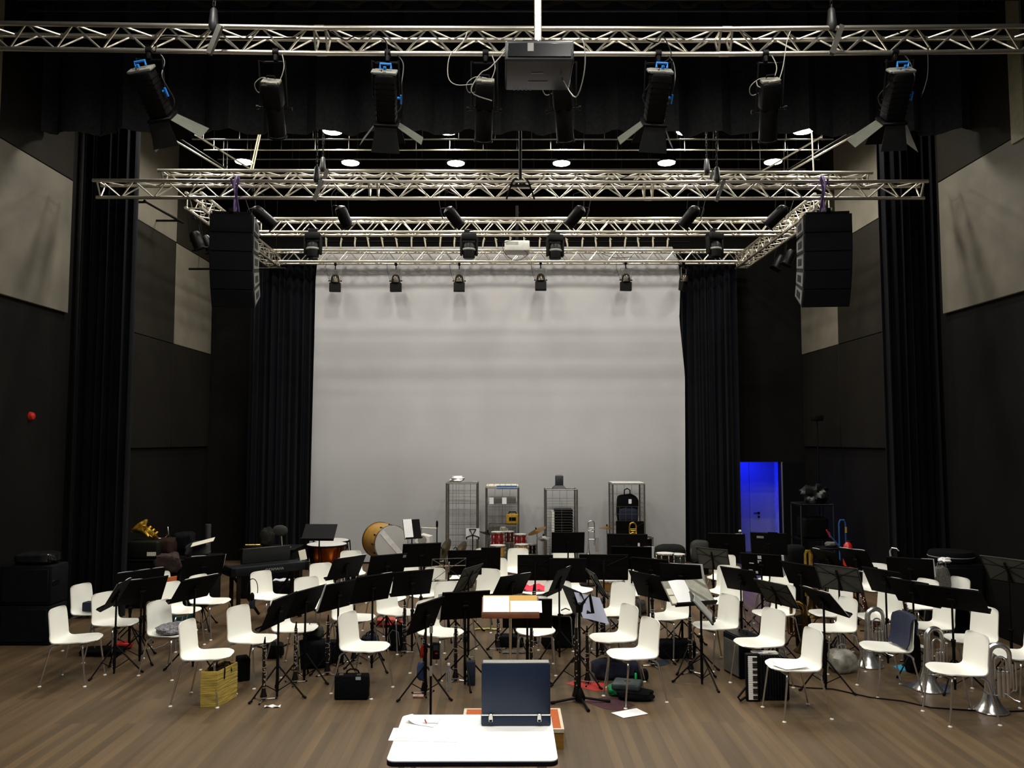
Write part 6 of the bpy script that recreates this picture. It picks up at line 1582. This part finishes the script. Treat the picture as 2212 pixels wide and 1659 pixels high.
# ------------------------------------------------------------------ cylindrical lamps under the second trusses
def can(label, x0, y0, x1, y1, Y=12.4, r=.093):
    a = P(x0, y0, Y); b0 = P(x1, y1, Y+.12); d = (b0-a).normalized(); L = (b0-a).length
    t = thing('barrel_spotlight', label, 'spotlight', a, group='barrel spotlights over the stage')
    M = frame_from(d)
    part('barrel', MB().lathe([(r, L*.38), (r, L), (r*.9, L)], 20, M, cap=False).lathe([(.001, L*.97), (r*.92, L*.97)], 20, M, cap=False), M_blackm, t)
    part('rear_dome', MB().lathe([(.001, 0), (r*.5, .015), (r*.9, L*.12), (r*1.02, L*.25), (r*1.02, L*.39)], 20, M), M_blackm, t)
    part('gel_frame', MB().rbox((0, 0, L+.008), (2.2*r, 2.2*r, .016), .004, 1).xf(M), M_black, t)
    zt = P(x0, 402, Y).z-a.z
    q0 = M @ V((r+.02, 0, L*.35)); q1 = M @ V((-r-.02, 0, L*.35))
    part('yoke', MB().tube([q0, V((q0.x*.9, 0, zt*.6)), V((0, 0, zt*.75)), V((q1.x*.9, 0, zt*.6)), q1], .008, 6), M_black, t)
    part('clamp', MB().rbox((0, 0, zt*.87), (.05, .05, abs(zt)*.3+.03), .01, 1), M_black, t)
    sg = 1 if x1 > x0 else -1
    part('cable', MB().tube(smooth([M @ V((0, 0, .01)), M @ V((-sg*.10, 0, -.03)), M @ V((-sg*.16, -.02, .12)), (-sg*.12, 0, zt*.5), (0, 0, zt)]), .005, 5), mat('cable_grey', '#3c3b39', .5), t)
for k, (x0, y0, x1, y1) in enumerate(((546, 448, 592, 488), (732, 444, 752, 490), (964, 448, 992, 485), (1260, 446, 1228, 486), (1508, 446, 1474, 488), (1700, 446, 1658, 486))):
    can('black barrel spotlight tilted towards the middle, ' + ORD[k] + ' of six', x0, y0, x1, y1)

# ------------------------------------------------------------------ moving heads
mh = None
for k, (x, y) in enumerate(((676, 536), (1013, 538), (1199, 540), (1544, 536))):
    Y = 14.0; c = P(x, y, Y); lab = 'black moving head lamp hanging under the mid stage truss, ' + ORD[k] + ' of four'
    if mh is None:
        mh = thing('moving_head', lab, 'spotlight', c, group='moving head lamps'); zt = P(x, 504, Y).z-c.z
        part('base', MB().rbox((0, 0, zt-.06), (.26, .22, .12), .02, 2), M_black, mh)
        part('clamp', MB().rbox((0, .0, zt+.04), (.18, .05, .09), .01, 1), M_blackm, mh)
        for sg in (-1, 1): part('yoke_arm', MB().rbox((sg*.135, 0, .04), (.045, .10, .32), .018, 2), M_black, mh)
        part('head', MB().lathe([(.001, .12), (.08, .11), (.115, .05), (.115, -.05), (.105, -.16), (.09, -.17)], 20), M_blackm, mh)
        part('collar', MB().lathe([(.117, -.035), (.12, -.03), (.12, -.005), (.117, 0)], 20, cap=False), mat('collar_grey', '#6e6c66', .5), mh)
        part('lens', MB().lathe([(.001, -.168), (.088, -.165)], 20, cap=False), M_lens, mh)
        proto(mh)
    else: dup(mh, c, R(6*k), lab)
# ------------------------------------------------------------------ par cans before the backdrop
pc = None
for k, (x, y, rz, tl) in enumerate(((724, 606, .1, 0), (855, 606, -.1, .04), (992, 606, .05, -.12), (1168, 604, 0, -.2), (1352, 604, .15, .05), (1477, 604, .9, .1))):
    Y = 16.8; c = P(x, y, Y); lab = 'small black lamp with square gel frame before the backdrop, ' + ORD[k] + ' of six'
    if pc is None:
        pc = thing('par_can', lab, 'spotlight', c, rz, 'par cans before the backdrop'); zt = P(x, 571, Y).z-c.z
        part('can', MB().lathe([(.001, .13), (.05, .12), (.082, .08), (.095, .02), (.098, -.05)], 20), mat('can_metal', '#3a352c', .25, .8), pc)
        part('gel_frame', MB().rbox((0, 0, -.145), (.235, .10, .19), .006, 1), M_black, pc)
        part('hanger', MB().tube([(-.115, 0, -.02), (-.115, 0, .24), (.115, 0, .24), (.115, 0, -.02)], .007, 6), mat('yoke_grey', '#6f6c64', .4, .5), pc)
        part('clamp', MB().cyl((0, 0, .24), (0, 0, zt), .012, n=6).rbox((0, 0, zt), (.05, .06, .06), .01, 1), M_black, pc)
        for sg in (-1, 1): part('knob', MB().cyl((sg*.10, 0, -.01), (sg*.14, 0, -.01), .014, n=8), M_blackm, pc)
        part('cable', MB().tube(smooth([(-.1, 0, -.02), (-.15, .02, .08), (-.2, .02, .3), (-.18, 0, .5)]), .004, 5), M_blackm, pc)
        proto(pc)
    else:
        o, dd = dup(pc, c, rz, lab)
        dd['can'][0].rotation_euler.x = tl; dd['gel_frame'][0].rotation_euler.x = tl
# lamps and bar under the left and right side trusses
def side_lamp(label, px, py, Y, d):
    a = P(px, py, Y); M = frame_from(d)
    t = thing('side_spotlight', label, 'spotlight', a, group='spotlights under the side trusses')
    part('barrel', MB().lathe([(.001, 0), (.07, .01), (.095, .06), (.095, .3)], 18, M), M_blackm, t); part('gel_frame', MB().rbox((0, 0, .31), (.22, .22, .02), .004, 1).xf(M), M_black, t)
    part('yoke', MB().tube([M @ V((.11, 0, .15)), (.1, 0, .22), (-.1, 0, .22), M @ V((-.11, 0, .15))], .008, 6), M_black, t)
    part('clamp', MB().rbox((0, 0, .27), (.05, .05, .12), .01, 1), M_black, t)
for k, (px, py, Y, d, lab) in enumerate(((418, 500, 13.6, (.3, .2, -.9), 'black spotlight nearest the viewer under the left side truss'), (440, 510, 14.2, (.5, .1, -.9), 'black spotlight further back under the left side truss'), (1712, 540, 15.2, (-.4, .1, -.9), 'black spotlight under the right side truss'), (1690, 552, 16.0, (-.5, 0, -.9), 'black spotlight at the rear of the right side truss'))):
    side_lamp(lab, px, py, Y, d)

# ------------------------------------------------------------------ hanging loudspeaker columns
def line_array(side, label):
    Y = 11.1
    a = P(455 if side < 0 else 1738, 462, Y); b_ = P(546 if side < 0 else 1838, 462, Y); w = abs(b_.x-a.x); cx = (a.x+b_.x)/2
    t = thing('line_array', label, 'loudspeaker', (cx, Y, a.z), R(7 if side < 0 else -7))
    N = 5; hgt = .262; d = .46; o = V((0, 0, 0)); ang = R(0)
    angs = [0, 3, 9, 17, 26]
    for k in range(N):
        an = R(angs[k]); M = Matrix.Translation(o) @ Matrix.Rotation(an, 4, 'X')
        # trapezoid cabinet: front at y=0, hinged at the front top edge
        pts = [V((0, 0, 0)), V((0, 0, -hgt)), V((0, d, -hgt+.03)), V((0, d, -.03))]
        c = part('cabinet', MB().poly([p+V((-w/2, 0, 0)) for p in pts], (w, 0, 0)).xf(M), mat('array_black', '#0d0d0f', .6, var=.15, scale=60), t)
        part('grille', MB().rbox((0, -.006, -hgt/2), (w-.02, .014, hgt-.012), .004, 1).xf(M), mat('grille_black', '#0c0d0f', .7), c)
        for sx in (-1, 1):
            sp = part('side_plate', MB().poly([V((sx*(w/2+.003), .03, -.03)), V((sx*(w/2+.003), .03, -hgt+.03)), V((sx*(w/2+.003), d-.03, -hgt+.055)), V((sx*(w/2+.003), d-.03, -.055))], (sx*.004, 0, 0)).xf(M), mat('array_side', '#4b4a45', .6), c)
            part('handle_recess', MB().rbox((sx*(w/2+.009), d*.5, -hgt/2), (.006, .2, .10), .003, 1).xf(M), M_black, c)
        o = M @ V((0, 0, -hgt-.004))
    part('flying_frame', MB().box((0, .2, .02), (w*.9, .40, .03)).box((0, .2, .05), (.06, .5, .05)), M_black, t)
    part('sling', MB().tube(smooth([(0, .2, .05), (-.03*side, .16, .22), (-.02*side, .0, .40), (-.05*side, .02, .54), (-.02*side, .2, .56), (.02*side, .3, .42), (.02*side, .2, .05)]), .013, 8), mat('sling_pale', '#8d78ac', .8), t)
    part('sling_wrap', MB().tube(smooth([(-.06*side, .2, .05), (-.04*side, .06, .34), (-.08*side, .02, .5), (-.03*side, .1, .575), (.03*side, .26, .5), (-.02*side, .1, .36), (.03*side, .04, .52)]), .016, 8), M_purple, t)
    return t
line_array(-1, 'black column of five hanging loudspeakers at left on purple slings')
line_array(1, 'black column of five hanging loudspeakers at right on purple slings')
# thin dark bar behind the left loudspeaker column
a = P(408, 581, 14.5); b_ = P(617, 580, 14.5)
t = thing('hanging_bar', 'thin dark bar hanging behind the left loudspeaker column', 'bar', a); part('bar_tube', MB().cyl((0, 0, 0), b_-a, .02, n=8), M_black, t)
for f in (.1, .9): part('wire', MB().cyl((b_-a)*f, (b_-a)*f+V((0, 0, ZC-a.z-.02)), .003, n=4), M_black, t)
# loose cables lying along the trusses
def drape(label, Y, pts, r=.007, m=None):
    q = [P(x, y, Y) for x, y in pts]; t = q[0]
    solo('truss_cable', MB().tube(smooth([p-t for p in q]), r, 5), m or M_blackm, label, 'cable', t, group='cables along the trusses')
drape('black cable looped along the left part of the nearest truss', 8.1, [(290, 80), (296, 98), (320, 98), (335, 112), (348, 80), (420, 82), (520, 84), (640, 82)])
drape('black cable looped round the nearest truss left of the projector', 8.0, [(700, 60), (745, 86), (770, 78), (830, 84), (835, 130)])
drape('thin pale cable hanging from the nearest truss left of the projector', 8.0, [(1012, 62), (1000, 90), (972, 120), (968, 165), (985, 183), (1020, 182)], .005, mat('cable_pale', '#8b887e', .5))
drape('black cable hanging from the nearest truss right of centre', 8.0, [(1395, 85), (1420, 92), (1432, 78), (1450, 118), (1430, 138)])
drape('thin cable hanging from the right part of the nearest truss', 8.0, [(1712, 58), (1700, 88), (1690, 150), (1672, 190), (1640, 188), (1634, 176)], .005, mat('cable_pale', '#8b887e', .5))
drape('black cable along the right part of the nearest truss', 8.1, [(1900, 56), (1940, 70), (1975, 80), (2000, 86), (2004, 160), (1990, 210)], .006)
drape('black cable sagging under the rear truss before the backdrop', 16.6, [(1300, 548), (1330, 557), (1365, 555)], .006)
drape('black cable drooping along the second truss right of centre', 12.1, [(1240, 378), (1280, 386), (1330, 388), (1360, 378)], .007)
sc = bpy.context.scene
sc.view_settings.view_transform = 'Standard'; sc.view_settings.look = 'None'; sc.view_settings.exposure = 0.12; sc.view_settings.gamma = 1; sc.view_settings.use_curve_mapping = False
